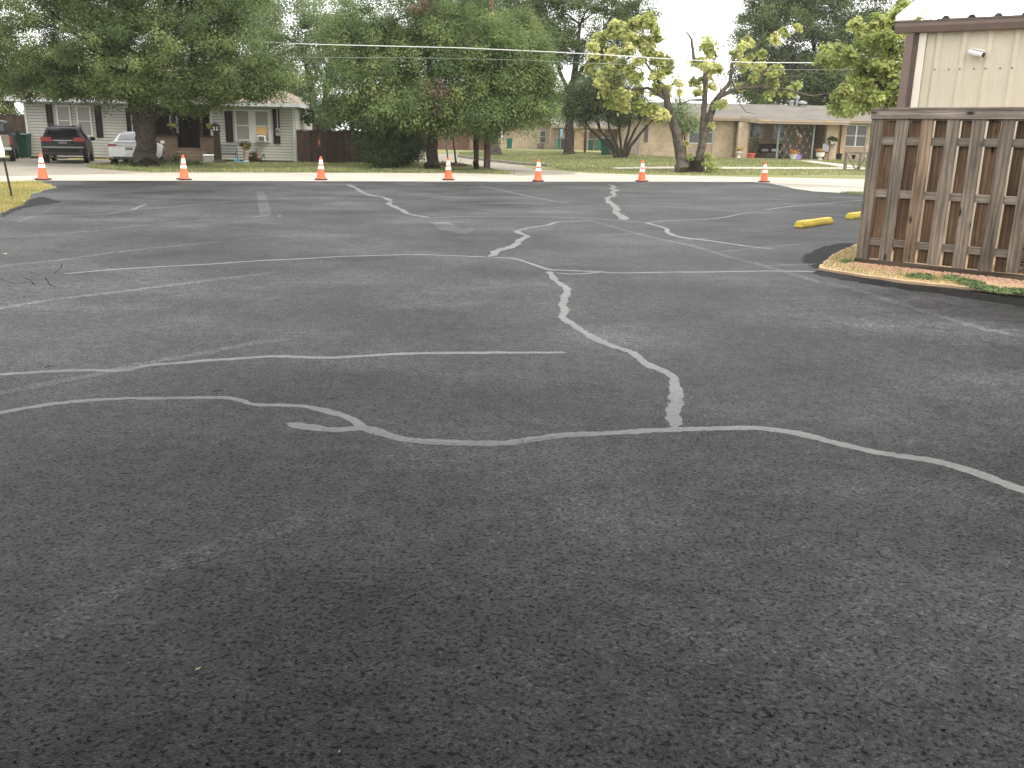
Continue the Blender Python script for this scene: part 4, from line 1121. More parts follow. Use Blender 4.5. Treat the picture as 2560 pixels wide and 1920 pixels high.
# recess, pillars and porch
MB().box(ex(1834), ex(1865.9), 1.0, 1.2, 0, ZE2 + 0.3).build('recess_wall', M_TBRICK, H2)
MB().box(ex(1834) + 0.001, ex(1834) + 0.2, 0.201, 1.0, 0, ZE2).build('recess_side', M_TBRICK, H2)
FY = -0.9
def ey(px, b): return rx(px, 340, b)[0]
ZP = rx(1900, 306, FY)[1]
for a, b in ((1846, 1869.5), (2066, 2095)): MB().box(ey(a, FY), ey(b, FY), FY, FY + 0.55, 0, ZP).build('brick_pillar', M_TBRICK, H2)
MB().box(ex(1872), ex(2066), PDP, PDP + 0.2, 0, ZE2).build('porch_back_wall', M_TBRICK, H2)
MB().box(ex(1866), ex(1870), FY + 0.56, PDP, 0, ZE2).build('porch_side_wall', M_TBRICK, H2)
MB().box(ex(2068), ex(2072), FY + 0.56, PDP, 0, ZE2).build('porch_side_wall', M_TBRICK, H2)
MB().box(ex(2072), ex(2104), 0.3, 0.5, 0, ZE2).build('wall', M_TBRICK, H2)
MB().box(ex(2104), ex(2114), 0.0, 0.29, 0, ZE2).build('wall', M_TBRICK2, H2)
MB().box(ex(2114), ex(2168), 0.06, 0.2, 0, rx(2140, 367)[1]).build('panel_below_window', M_PINKPANEL, H2)
win2(ex(2114), ex(2168), rx(2140, 367)[1] + 0.001, rx(2140, 312)[1], 0.12, 2, 0.1)
MB().box(ex(2114), ex(2168), 0.06, 0.2, rx(2140, 312)[1] + 0.001, ZE2).build('panel_above_window', M_PINKPANEL, H2)
MB().box(ex(2168), XR, 0, 0.2, 0, ZE2).build('wall', M_TBRICK, H2)
MB().box(XL + 0.001, XL + 0.2, 0.201, 9, 0, ZE2).build('side_wall', M_TBRICK, H2)
MB().box(XR - 0.2, XR - 0.001, 0.201, 9, 0, ZE2).build('side_wall', M_TBRICK, H2)
MB().box(XL + 0.2, XR - 0.2, 8.8, 9, 0, ZE2).build('rear_wall', M_TBRICK, H2)
MB().box(ey(1840, FY), ey(2112, FY), FY - 0.35, PDP - 0.001, -0.25, 0.03).build('porch_slab', M_KERB, H2)
def pw(a, b):
    x0, z1 = rx(*a, PDP); x1, z0 = rx(*b, PDP); return x0, x1, z0, z1
win2(*pw((1875, 309), (1905, 345)), PDP - 0.001, 1, pane=M_GLASSD)
win2(*pw((1935, 311), (1963, 347)), PDP - 0.001, 1, pane=M_GLASSD)
d0 = rx(2040, 330, PDP)[0]
dr2 = MB().box(d0, d0 + 0.95, PDP - 0.05, PDP, 0.04, 2.1).build('door', M_SHUT, H2, bevel=0.01)
MB().lathe([(0.03, 0), (0.035, 0.03)], 10, (d0 + 0.1, PDP - 0.07, 1.0)).build('handle', M_GREYM, dr2)
# roof: main slope plus the lower porch eave with a canted corner
rzr = rx(1900, 261, 4.5)[1]
EO = -0.75
pe = -1.75
zr_e = ZE2 + 0.16; zp_e = ZP + 0.19
xa, xb, xc, xd = ex(1841), ex(1841) + 1.0, ey(2122, pe) - 0.0, ex(2124)
rv = [(XL - 0.6, EO, zr_e), (xa, EO, zr_e), (xb, pe, zp_e), (xc, pe, zp_e), (xc, EO, zr_e), (XR + 0.6, EO, zr_e), (XR + 0.6, 4.5, rzr), (XL - 0.6, 4.5, rzr), (XR + 0.6, 9.6, zr_e), (XL - 0.6, 9.6, zr_e), (xb, 4.5, rzr + 0.0), (xc, 4.5, rzr + 0.0), (xa, 4.5, rzr)]
r2 = MB().add(rv, [(0, 1, 12, 7), (1, 2, 10, 12), (2, 3, 11, 10), (5, 6, 11, 4), (3, 4, 11), (7, 6, 8, 9)]).build('roof', M_ROOF2, H2)
fas = [(XL - 0.6, EO, zr_e), (xa, EO, zr_e), (xb, pe, zp_e), (xc, pe, zp_e)]
for i in range(3):
    a, b = Vector(fas[i]), Vector(fas[i + 1])
    for k, (o1, o2, yo) in enumerate(((-0.005, -0.13, 0.0), (-0.135, -0.26, 0.05))):
        MB().prism([a + Vector((0, yo, o1)), b + Vector((0, yo, o1)), b + Vector((0, yo, o2)), a + Vector((0, yo, o2))], (0, 0.05, 0)).build('fascia', M_TANTRIM, r2)
for o1, o2, yo in ((-0.005, -0.13, 0.0), (-0.135, -0.26, 0.05)):
    MB().box(xc + 0.002, XR + 0.6, EO + yo, EO + yo + 0.05, zr_e + o2, zr_e + o1).build('fascia', M_TANTRIM, r2)
    MB().box(xc - 0.05 - yo, xc - 0.001 - yo, pe + 0.052 + yo, EO - 0.002, zp_e + o2, zp_e + o1 - 0.02).build('fascia', M_TANTRIM, r2)
    if yo == 0: MB().box(XL - 0.6, XL - 0.55, EO + 0.052, 9.6, zr_e + o2, zr_e + o1).build('fascia', M_TANTRIM, r2)
MB().prism([(XL - 0.5, EO + 0.12, ZE2 + 0.002), (xa, EO + 0.12, ZE2 + 0.002), (xa, 9.2, ZE2 + 0.002), (XL - 0.5, 9.2, ZE2 + 0.002)], (0, 0, 0.02)).build('soffit', M_TANTRIM, r2)
MB().prism([(xa, EO + 0.12, ZP + 0.003), (xb, pe + 0.12, ZP + 0.003), (xc - 0.12, pe + 0.12, ZP + 0.003), (xc - 0.12, PDP, ZP + 0.003), (xa, PDP, ZP + 0.003)], (0, 0, 0.02)).build('porch_ceiling', M_TANTRIM, r2)
MB().box(xc + 0.01, XR + 0.5, EO + 0.12, 9.2, ZE2 + 0.002, ZE2 + 0.02).build('soffit', M_TANTRIM, r2)
for px, py, w_, h_, sh in ((1977, 258, 0.3, 0.42, 'box'), (1990, 257, 0.2, 0.7, 'pipe'), (2003, 259, 0.36, 0.4, 'turbine')):
    xx, zz = rx(px, py, 4.4); base_z = rzr - 0.12
    mb = MB()
    if sh == 'box': mb.lathe([(w_ * .45, 0), (w_ * .45, h_ * .7), (w_ * .62, h_ * .72), (w_ * .62, h_), (w_ * .2, h_ + .03)], 12, (xx, 4.2, base_z))
    elif sh == 'pipe': mb.lathe([(w_ * .5, 0), (w_ * .5, h_ * .75), (w_ * .9, h_ * .78), (w_ * .9, h_), (w_ * .1, h_ + .08)], 12, (xx, 4.2, base_z))
    else: mb.lathe([(w_ * .45, 0), (w_ * .45, h_ * .3), (w_ * .95, h_ * .5), (w_ * .95, h_ * .8), (w_ * .4, h_), (.02, h_ + .03)], 16, (xx, 4.2, base_z))
    mb.build('roof_vent', M_GREYM, r2, True)
for px in (1918, 2075):
    a = rx(px, 296, pe)[0]; MB().box(a - 0.25, a + 0.25, pe - 0.012, pe - 0.001, zp_e - 0.125, zp_e - 0.03).build('fascia_patch', M_CARD, r2)
# iron trellis on the porch front
TY = FY - 0.1
tx0, tx1 = rx(1945, 350, TY)[0], rx(2033, 350, TY)[0]
TR = thing('porch_trellis', 'teal iron diamond trellis with two posts on the brick porch', 'trellis', (RO.x + tx0, RY + TY, RZ + 0.03), 0)
TW, TH = tx1 - tx0, ZP - 0.04
for x in (0, TW): MB().box(x - 0.045, x + 0.045, -0.045, 0.045, 0, TH).build('post', M_TEAL, TR)
cw_ = TW / 5.5; chh = TH / 2.8
M_IRON = plain('grey_iron', (0.2, 0.2, 0.18), 0.5, 0.3)
def clip(x0, z0, sx):
    t0, t1 = 0.0, 1e9
    for a, d, lo, hi in ((x0, sx * cw_ * 0.5, 0.05, TW - 0.05), (z0, chh * 0.5, 0.02, TH - 0.02)):
        u, v = (lo - a) / d, (hi - a) / d
        if u > v: u, v = v, u
        t0, t1 = max(t0, u), min(t1, v)
    return (t0, t1) if t1 > t0 + 0.3 else None
for sx in (1, -1):
    for i in range(-10, 18):
        x0 = i * cw_ if sx == 1 else i * cw_ + 0.0
        c = clip(x0, 0.0, sx)
        if c:
            p, q = [(x0 + sx * cw_ * 0.5 * t, sx * 0.012, chh * 0.5 * t) for t in c]
            MB().tube([p, q], 0.014, 6).build('lattice_bar', M_IRON, TR)
me = MB().lathe([(0.01, -0.03), (0.032, -0.015), (0.036, 0.0), (0.032, 0.015), (0.01, 0.03)], 8).mesh('rosette', M_ALU)
for j in range(1, 9):
    for i in range(0, 7):
        xx = i * cw_ + (cw_ * 0.5 if j % 2 else 0)
        if 0.06 < xx < TW - 0.06 and j * chh * 0.5 < TH - 0.05: inst(me, 'rosette', TR, (xx, -0.03, j * chh * 0.5), (R(90), 0, 0))

# ------------------------------------------------------------------ houses further back
MO = GT(1316, 372); MY = MO.y
def mxz(px, py, back=0.0):
    q = P(px, py, MY + back); return q.x - MO.x, q.z
H3 = thing('gable_house', 'small tan brick gable house beyond the lawn with a tall aluminium window', 'house', (MO.x, MY, 0.0), 0)
m = lambda px, py: mxz(px, py)
gl, gp_, grr = m(1240, 322), m(1363, 301), m(1420, 318)
w3 = MB().prism([(m(1256, 345)[0], 0, 0), (m(1378, 345)[0], 0, 0), (m(1378, 345)[0], 0, m(1378, 312)[1]), (gp_[0], 0, gp_[1]), (m(1256, 345)[0], 0, m(1256, 321)[1])], (0, 0.3, 0)).build('wall', M_TBRICK, H3)
r3 = MB()
for a, b in ((gl, gp_), (gp_, grr)):
    r3.prism([(a[0], -0.7, a[1] + 0.02), (b[0], -0.7, b[1] + 0.02), (b[0], -0.7, b[1] + 0.2), (a[0], -0.7, a[1] + 0.2)], (0, 9, 0))
r3 = r3.build('roof', M_ROOF2, H3)
for a, b in ((gl, gp_), (gp_, grr)):
    for k in range(2): MB().prism([(a[0], -0.76 + 0.04 * k, a[1] + 0.21 - 0.13 * k), (b[0], -0.76 + 0.04 * k, b[1] + 0.21 - 0.13 * k), (b[0], -0.76 + 0.04 * k, b[1] + 0.09 - 0.13 * k), (a[0], -0.76 + 0.04 * k, a[1] + 0.09 - 0.13 * k)], (0, 0.05, 0)).build('fascia', M_TANTRIM, r3)
pa, pb = m(1350, 308), m(1364, 358)
MB().box(pa[0], pb[0], -0.03, -0.001, pb[1], m(1350, 306)[1]).build('window_panel', M_TANTRIM, H3)
va, vb = m(1355, 307), m(1361, 316); MB().box(va[0], vb[0], -0.05, -0.031, vb[1], va[1]).build('gable_vent', M_BROWNT, H3)
a, b = m(1350, 326.5), m(1364, 357); win2(a[0], b[0], b[1], a[1], -0.032, 1, par=H3)
MB().box(m(1256, 345)[0] + 0.01, m(1256, 345)[0] + 0.3, 0.301, 8, 0, m(1256, 321)[1]).build('side_wall', M_TBRICK, H3)
# lower wing to its right, nearer, with a shaded porch
WY = -6.0
n_ = lambda px, py: mxz(px, py, WY)
H4 = thing('brick_wing_house', 'low orange-tan brick house with a shaded porch behind the green bins', 'house', (MO.x, MY + WY, 0.0), 0)
za = n_(1460, 321)[1]
def nb_(a, b, y0, y1, mat, name='wall', z1=None): return MB().box(n_(a, 340)[0], n_(b, 340)[0], y0, y1, 0, z1 or za).build(name, mat, H4)
nb_(1378, 1404, 2.0, 2.2, M_TBRICK); nb_(1436, 1459, 0, 0.25, M_TBRICK2); nb_(1404.5, 1418, 0.5, 0.7, M_TBRICK2); nb_(1418, 1436, 0.5, 0.7, M_TBRICK); nb_(1459.5, 1545, 2.2, 2.4, M_TBRICK); nb_(1545, 1640, 0, 0.25, M_TBRICK)
a, b = n_(1432, 325), n_(1437, 366); win2(a[0], b[0], b[1], a[1], 0.45, 1, pane=M_GLASSD, par=H4)
MB().box(n_(1379, 340)[0], n_(1640, 340)[0], 2.41, 7, 0, za).build('core_wall', M_TBRICK, H4)
r4 = MB().add([(n_(1378, 318)[0], -0.8, za + 0.25), (n_(1650, 318)[0], -0.8, za + 0.25), (n_(1650, 318)[0], 4.5, za + 1.35), (n_(1372, 318)[0], 4.5, za + 1.35), (n_(1650, 318)[0], 9, za + 0.25), (n_(1378, 318)[0], 9, za + 0.25)], [(0, 1, 2, 3), (3, 2, 4, 5)]).build('roof', M_ROOF2, H4)
for k in range(2): MB().box(n_(1378, 318)[0], n_(1650, 318)[0], -0.84 + 0.05 * k, -0.8 + 0.05 * k, za + 0.12 - 0.13 * k, za + 0.245 - 0.13 * k).build('fascia', M_TANTRIM, r4)
MB().box(n_(1380, 318)[0], n_(1648, 318)[0], -0.74, 7, za + 0.002, za + 0.02).build('soffit', M_TANTRIM, r4)
for px in (1506,): MB().box(n_(px, 340)[0], n_(px, 340)[0] + 0.14, -0.5, -0.36, 0, za).build('porch_post', M_TANTRIM, H4)
# red brick house in the shade of the elm
RBY = 92.0
k_ = lambda px, py: P(px, py, RBY)
H5 = thing('red_brick_house', 'red brick house with a dark open carport in the shade of the elm', 'house', (k_(1180, 372).x, RBY, 0), 0)
bx0 = k_(1180, 372).x
kx = lambda px: k_(px, 345).x - bx0
zk = k_(1180, 318).z
MB().box(kx(1090), kx(1174), 0, 0.25, 0, zk).build('wall', M_RBRICK, H5)
MB().box(kx(1174), kx(1186), -0.9, -0.3, 0, zk).build('brick_pier', M_RBRICK, H5)
MB().box(kx(1186), kx(1236), 0.6, 0.85, 0, zk).build('wall', M_RBRICK, H5)
MB().box(kx(980), kx(1090), 3.0, 3.2, 0, zk).build('carport_back_wall', M_RBRICK, H5)
MB().box(kx(980), kx(985), -0.5, 3.0, 0, zk).build('brick_pier', M_RBRICK, H5)
MB().box(kx(1237), kx(1252), 2.0, 2.2, 0, zk).build('wall', M_TBRICK, H5)
r5 = MB().add([(kx(970), -1.2, zk + 0.2), (kx(1252), -1.2, zk + 0.2), (kx(1252), 5, zk + 1.4), (kx(970), 5, zk + 1.4), (kx(1252), 10, zk + 0.2), (kx(970), 10, zk + 0.2)], [(0, 1, 2, 3), (3, 2, 4, 5)]).build('roof', M_ROOF2, H5)
MB().box(kx(970), kx(1252), -1.25, -1.2, zk + 0.0, zk + 0.195).build('fascia', M_TANTRIM, r5)
# ------------------------------------------------------------------ vehicles
def carpaint(name, c, rough=0.25):
    m, n, l, b = new_mat(name)
    v = coords(n, l)
    d = ramp(n, l, noise(n, l, v, 3, 5), [(0.35, tuple(x * 0.85 for x in c)), (0.7, tuple(min(1, x * 1.1 + 0.01) for x in c))])
    l.new(d, b.inputs['Base Color']); b.inputs['Roughness'].default_value = rough
    b.inputs['Specular IOR Level'].default_value = 0.3; b.inputs['Coat Weight'].default_value = 0.08; b.inputs['Coat Roughness'].default_value = 0.08
    return m
M_CHAR = carpaint('charcoal_paint', (0.008, 0.0085, 0.009), 0.5)
M_WCAR = carpaint('white_car_paint', (0.72, 0.71, 0.69), 0.3)
M_PICK = carpaint('dark_green_paint', (0.014, 0.017, 0.015), 0.4)
M_TGATE = carpaint('tan_tailgate_paint', (0.3, 0.26, 0.19), 0.4)
M_TAIL = plain('red_tail_lamp', (0.3, 0.018, 0.02), 0.2, var=0.15, scale=20)
M_CARGL = glassy('car_glass', (0.012, 0.013, 0.014), 0.04)
M_CARGLW = glassy('car_glass_pale', (0.16, 0.17, 0.18), 0.05)
M_TYRE = plain('tyre_rubber', (0.013, 0.013, 0.013), 0.85, var=0.2)
M_RIM = plain('alloy_rim', (0.4, 0.4, 0.4), 0.35, 0.7, var=0.1)
M_PLATE = plain('licence_plate', (0.2, 0.2, 0.22), 0.5, var=0.5, scale=28)
M_CHROME = plain('dull_chrome', (0.5, 0.5, 0.5), 0.25, 0.9, var=0.05)
def sec(y, zb, zbelt, ztop, w, wt):
    return (y, [(0, zb), (w * 0.86, zb), (w * 0.97, zb + 0.1), (w, (zb + zbelt) / 2 + 0.03), (w * 0.975, zbelt), (wt, ztop - 0.045), (wt * 0.82, ztop), (wt * 0.4, ztop + 0.012), (0, ztop + 0.016)])
def loft(secs):
    mb = MB(); rings = []
    for y, pts in secs:
        rings.append([(x, y, z) for x, z in pts] + [(-x, y, z) for x, z in pts[::-1][1:-1]])
    n = len(rings[0])
    vs_ = [q for r in rings for q in r]; f = []
    for i in range(len(rings) - 1):
        for k in range(n): f.append((i * n + k, i * n + (k + 1) % n, (i + 1) * n + (k + 1) % n, (i + 1) * n + k))
    f += [tuple(range(n))[::-1], tuple(range((len(rings) - 1) * n, len(rings) * n))]
    return mb.add(vs_, f)
def interp(secs, y):
    for a, b in zip(secs, secs[1:]):
        if a[0] <= y <= b[0]:
            t = (y - a[0]) / max(1e-6, b[0] - a[0])
            return [(p[0] * (1 - t) + q[0] * t, p[1] * (1 - t) + q[1] * t) for p, q in zip(a[1], b[1])]
    return secs[-1][1]
def side_glass(secs, ya, yb, s, lo=0.1, hi=0.92, n=4):
    mb = MB(); A, B = [], []
    for i in range(n + 1):
        y = ya + (yb - ya) * i / n; p = interp(secs, y); b, r = p[4], p[5]
        A.append((s * (b[0] + (r[0] - b[0]) * lo + 0.007), y, b[1] + (r[1] - b[1]) * lo)); B.append((s * (b[0] + (r[0] - b[0]) * hi + 0.007), y, b[1] + (r[1] - b[1]) * hi))
    return mb.add(A + B, [(i, i + 1, n + 2 + i, n + 1 + i) for i in range(n)])
def slope_glass(secs, ya, yb, k=0.8, off=0.012, n=4, sgn=-1):
    mb = MB(); V = []
    for i in range(n + 1):
        y = ya + (yb - ya) * i / n; p = interp(secs, y); w = p[5][0] * k
        for u in (-1, -0.5, 0, 0.5, 1): V.append((w * u, y + sgn * off, (p[6][1] if abs(u) > .6 else p[8][1]) + off))
    return mb.add(V, [(i * 5 + j, i * 5 + j + 1, i * 5 + j + 6, i * 5 + j + 5) for i in range(n) for j in range(4)])
def wheel(par, x, y, r, s):
    d = 0.2
    w = bpy.data.objects.new('wheel', None); col.objects.link(w); w.parent = par; w.location = (x, y, r)
    def ax(prof, nm, mat, seg=20):
        o = MB().lathe(prof, seg).build(nm, mat, w, True); o.rotation_euler = (0, R(90) * s, 0); return o
    ax([(r * 0.62, -d), (r * 0.95, -d), (r, -d + 0.03), (r, -0.03), (r * 0.95, 0), (r * 0.64, 0.0)], 'tyre', M_TYRE)
    ax([(r * 0.63, -0.03), (r * 0.63, 0.004), (r * 0.5, -0.01), (r * 0.2, 0.012), (0.02, 0.014)], 'rim', M_RIM, 12)
    return w
def vehicle(name, label, cat, loc, rz, secs, paint, wheels, wr, side_w, rear_w, front_w, rglass=None):
    t = thing(name, label, cat, loc, rz)
    body = loft(secs).build('body', paint, t, True)
    for s in (-1, 1):
        for a, b in side_w: side_glass(secs, a, b, s).build('side_window', M_CARGL, t, True)
        for wy in wheels:
            hw_ = interp(secs, wy)[3][0]
            o = MB().lathe([(wr * 1.16, -0.2), (wr * 1.16, 0.006), (0.02, 0.006)], 20).build('arch_shade_disc', M_BLACK, t); o.location = (s * hw_, wy, wr + 0.02); o.rotation_euler = (0, R(90) * s, 0)  # black disc stands in for the shaded gap around the wheel
            wheel(t, s * (hw_ + 0.008), wy, wr, s)
    if rear_w: slope_glass(secs, *rear_w, off=0.014).build('rear_window', rglass or M_CARGL, t, True)
    if front_w: slope_glass(secs, *front_w, off=0.014, sgn=1).build('windscreen', M_CARGL, t, True)
    return t
SUV = [sec(0, .45, .74, .82, .84, .78), sec(.05, .40, .85, 1.0, .89, .83), sec(.1, .37, 1.05, 1.17, .91, .83), sec(.16, .36, 1.1, 1.24, .92, .80), sec(.3, .35, 1.08, 1.43, .925, .72), sec(.44, .34, 1.06, 1.58, .93, .67), sec(.62, .33, 1.05, 1.635, .93, .66),
       sec(1.3, .32, 1.04, 1.66, .93, .67), sec(2.4, .32, 1.02, 1.66, .93, .67), sec(2.95, .32, 1.0, 1.56, .93, .66), sec(3.55, .32, .99, 1.14, .93, .74), sec(3.75, .32, .96, 1.05, .93, .78), sec(4.5, .34, .86, .95, .9, .76), sec(4.78, .38, .68, .78, .82, .66), sec(4.85, .45, .58, .64, .7, .55)]
sp_ = G(172, 409.5)
V1 = vehicle('dark_suv', 'dark charcoal SUV parked nose-in at the white siding house', 'car', (sp_.x - .1, sp_.y - 0.1, 0.013), R(20.5), SUV, M_CHAR, (.95, 3.85), .36, ((.55, 1.25), (1.32, 2.2), (2.26, 3.1)), (.17, .56), (2.98, 3.5))
for s in (-1, 1):
    MB().box(s * .44 if s > 0 else -.9, .9 if s > 0 else -.44, -0.012, 0.1, .95, 1.15).build('tail_light', M_TAIL, V1, bevel=0.02)
    MB().tube([(s * .62, .75, 1.67), (s * .62, 1.0, 1.72), (s * .62, 2.2, 1.72), (s * .62, 2.4, 1.68)], .018, 8).build('roof_rail', M_BLACK, V1, True)
    m_ = MB().lathe([(0.03, -.12), (.09, -.08), (.1, 0), (.08, .08), (.03, .11)], 12, (0, 0, 0), 1.0, .6).build('mirror', M_CHAR, V1, True); m_.location = (s * 1.04, 3.0, 1.08); m_.rotation_euler = (0, R(90), 0)
    MB().tube([(s * .93, 2.98, 1.05), (s * 1.02, 3.0, 1.07)], .025, 8).build('mirror_arm', M_BLACK, V1, True)
    MB().box(s * .7 - .05, s * .7 + .05, -0.012, 0.03, .55, .6).build('reflector', M_TAIL, V1)
MB().box(-.3, .3, -0.008, .05, .86, .985).build('plate_recess', M_BLACK, V1, bevel=.01)
MB().box(-.16, .16, -0.014, -.009, .87, .97).build('licence_plate', M_PLATE, V1)
MB().box(-.84, .84, -0.05, .06, .68, .745).build('bumper_ledge', M_GREYM, V1, bevel=.02)
MB().box(-.78, .78, -0.02, .2, .36, .52).build('lower_bumper', M_BLACK, V1, bevel=.03)
MB().box(-.42, .42, -.012, .05, 1.0, 1.03).build('chrome_strip', M_CHROME, V1, bevel=.006)
MB().box(-.55, .55, .46, .66, 1.615, 1.65).build('roof_spoiler', M_CHAR, V1, bevel=.01)
MB().tube([(0.0, .15, 1.24), (.25, .17, 1.29)], .012, 6).build('wiper', M_BLACK, V1)
MB().tube([(-.5, .08, .3), (-.5, .4, .3)], .035, 10).build('exhaust_pipe', M_GREYM, V1)

SED = [sec(0, .36, .6, .7, .76, .7), sec(.05, .3, .78, .88, .85, .77), sec(.1, .27, .9, .985, .87, .76), sec(.5, .25, .93, 1.0, .9, .73), sec(.62, .25, .93, 1.03, .905, .71), sec(.95, .25, .92, 1.22, .91, .64), sec(1.25, .24, .92, 1.355, .91, .59), sec(1.5, .24, .92, 1.385, .91, .57), sec(2.3, .24, .9, 1.4, .91, .57),
       sec(2.75, .24, .89, 1.3, .91, .58), sec(3.4, .24, .87, .96, .91, .7), sec(4.25, .25, .75, .82, .88, .7), sec(4.55, .28, .58, .66, .78, .6), sec(4.65, .34, .48, .52, .6, .45)]
sp2 = G(334, 413.5)
V2 = vehicle('white_sedan', 'white sedan parked behind the big oak trunk', 'car', (sp2.x, sp2.y - 0.3, 0.013), R(13), SED, M_WCAR, (.95, 3.7), .32, ((1.0, 1.6), (1.66, 2.2), (2.26, 2.95)), (.66, 1.3), (2.72, 3.3), M_CARGLW)
for s in (-1, 1):
    tl = MB().prism([(s * .48, -.012, .82), (s * .84, -.012, .79), (s * .86, -.012, .89), (s * .5, -.012, .885)], (0, .12, 0)).build('tail_light', M_TAIL, V2)
    m_ = MB().lathe([(0.03, -.1), (.07, -.07), (.08, 0), (.06, .07), (.03, .09)], 12, (0, 0, 0), 1.0, .6).build('mirror', M_WCAR, V2, True); m_.location = (s * 1.0, 2.95, .95); m_.rotation_euler = (0, R(90), 0)
MB().box(-.45, .45, -.02, .05, .80, .825).build('chrome_strip', M_CHROME, V2, bevel=.006)
MB().box(-.16, .16, -.016, .05, .64, .76).build('licence_plate', M_PLATE, V2, bevel=.004)
MB().box(-.8, .8, -.03, .1, .36, .42).build('bumper_lip', M_WCAR, V2, bevel=.02)
MB().box(-.7, .7, -.005, .3, .24, .355).build('lower_bumper', M_BLACK, V2, bevel=.02)
MB().box(-.62, .62, .02, .1, .975, 1.005).build('trunk_lip', M_WCAR, V2, bevel=.01)

sp3 = G(-10, 404)
CAB = [sec(1.92, .5, 1.2, 1.72, .9, .7), sec(2.0, .45, 1.22, 1.78, .93, .7), sec(2.6, .42, 1.2, 1.82, .94, .72), sec(3.3, .42, 1.18, 1.8, .94, .72), sec(3.75, .42, 1.16, 1.62, .94, .7), sec(4.15, .42, 1.12, 1.2, .94, .8), sec(5.2, .45, 1.0, 1.1, .92, .8), sec(5.5, .5, .8, .95, .85, .7)]
V3 = vehicle('pickup_truck', 'dark green pickup with a tan tailgate at the left edge', 'truck', (sp3.x, sp3.y - 0.4, 0.013), R(26), CAB, M_PICK, (), .38, ((2.1, 2.9), (2.96, 3.7)), None, (3.72, 4.1))
mb = MB().box(-.95, -.86, 0.02, 1.915, .5, 1.2).box(.86, .95, 0.02, 1.915, .5, 1.2).box(-.86, .86, 1.8, 1.915, .5, 1.2)
MB().box(-.95, .95, 0.02, 1.915, .45, .56).build('bed_floor', M_PICK, V3)
for x in (-.95, .86): MB().box(x, x + .09, 0.02, 1.9, .561, 1.2).build('bed_side', M_PICK, V3, bevel=.015)
MB().box(-.855, .855, -.01, .05, .64, 1.17).build('tailgate', M_TGATE, V3, bevel=.015)
MB().box(-.25, .25, -.02, -.011, 1.0, 1.06).build('tailgate_handle', M_BLACK, V3)
MB().box(-.92, .92, -.16, -.02, .5, .63).build('bumper', M_CHROME, V3, bevel=.02)
MB().box(-.62, .62, 1.885, 1.93, 1.3, 1.66).build('rear_window', M_CARGL, V3, bevel=.01)
for s in (-1, 1):
    MB().box(s * .905 - .05, s * .905 + .05, -.012, .05, .75, 1.1).build('tail_light', M_TAIL, V3, bevel=.01)
    MB().box(s * 1.09 - .1, s * 1.09 + .1, 3.5, 3.6, 1.15, 1.4).build('mirror', M_BLACK, V3, bevel=.02)
    MB().tube([(s * .95, 3.55, 1.2), (s * 1.0, 3.55, 1.25)], .02, 6).build('mirror_arm', M_BLACK, V3)
    for wy in (.95, 4.55):
        o = MB().lathe([(.44, -.2), (.44, .004), (.02, .004)], 20).build('arch_shade_disc', M_BLACK, V3); o.location = (s * .955, wy, .42); o.rotation_euler = (0, R(90) * s, 0)  # black disc in place of the dark arch gap, no cut in the body
        wheel(V3, s * .965, wy, .38, s)

for v_, k_s in ((V1, .91), (V2, .93), (V3, .93)): v_.scale = (k_s,) * 3
# ------------------------------------------------------------------ trees
def E(px, py, Y, a, b, c=None, w=1.0):
    """crown lobe centred at a photo pixel at depth Y; a = half width, b = half height, c = half depth"""
    q = P(px, py, Y); return (q.x, q.y, q.z, a, c or a, b, w)
def TP(Y, *pts): return [P(px, py, Y) for px, py in pts]
ya = G(366, 418).y
A = tree('oak_tree', 'big dark oak with a thick forked trunk in front of the siding house', G(366, 418),
     [([G(366, 419)] + TP(ya, (363, 385), (364, 335), (373, 260), (384, 170)), [.54, .4, .37, .3, .2]),
      (TP(ya, (358, 345), (340, 290), (322, 215), (310, 140)), [.26, .2, .17, .12]),
      (TP(ya, (380, 300), (412, 262), (470, 235), (540, 215)), [.18, .14, .1, .06])],
     [E(60, 110, ya, 2.2, 1.6), E(180, 80, ya - 1, 2.4, 1.9), E(330, 110, ya - 1, 2.4, 2.1), E(470, 105, ya - .5, 2.4, 2.1), E(595, 140, ya, 2.0, 1.5), E(685, 185, ya, 1.0, .8),
      E(110, 190, ya - .5, 1.7, .6), E(170, 215, ya - 1.2, 1.3, .45), E(340, 215, ya - 1.5, 1.2, .5), E(610, 215, ya - .8, 1.3, .45), E(255, 200, ya - 1, 1.5, .75), E(300, 240, ya + .6, .9, .5), E(420, 215, ya - .6, 1.7, .8), E(470, 250, ya + 1.2, 1.4, .45), E(560, 205, ya, 1.5, .6), E(640, 225, ya, 1.0, .35),
      E(150, -60, ya, 3, 1.6), E(350, -80, ya, 3.5, 1.8), E(520, -40, ya, 2.4, 1.4), E(-90, 110, ya, 2, 1.8), E(25, 195, ya, 1.2, .5), E(130, 222, ya - 1, 1.0, .35), E(600, 228, ya - .6, 1.0, .3), E(690, 225, ya - .2, .7, .35), E(540, 240, ya - .5, .9, .3), E(250, 240, ya - .8, .8, .3)],
     L_OAK, M_BARK, 880, 290, .085, limbs=34, seed=3, limb_r=.16, cr=(.4, .85), flat=.6, shell=.45)
yb = G(1080, 425).y
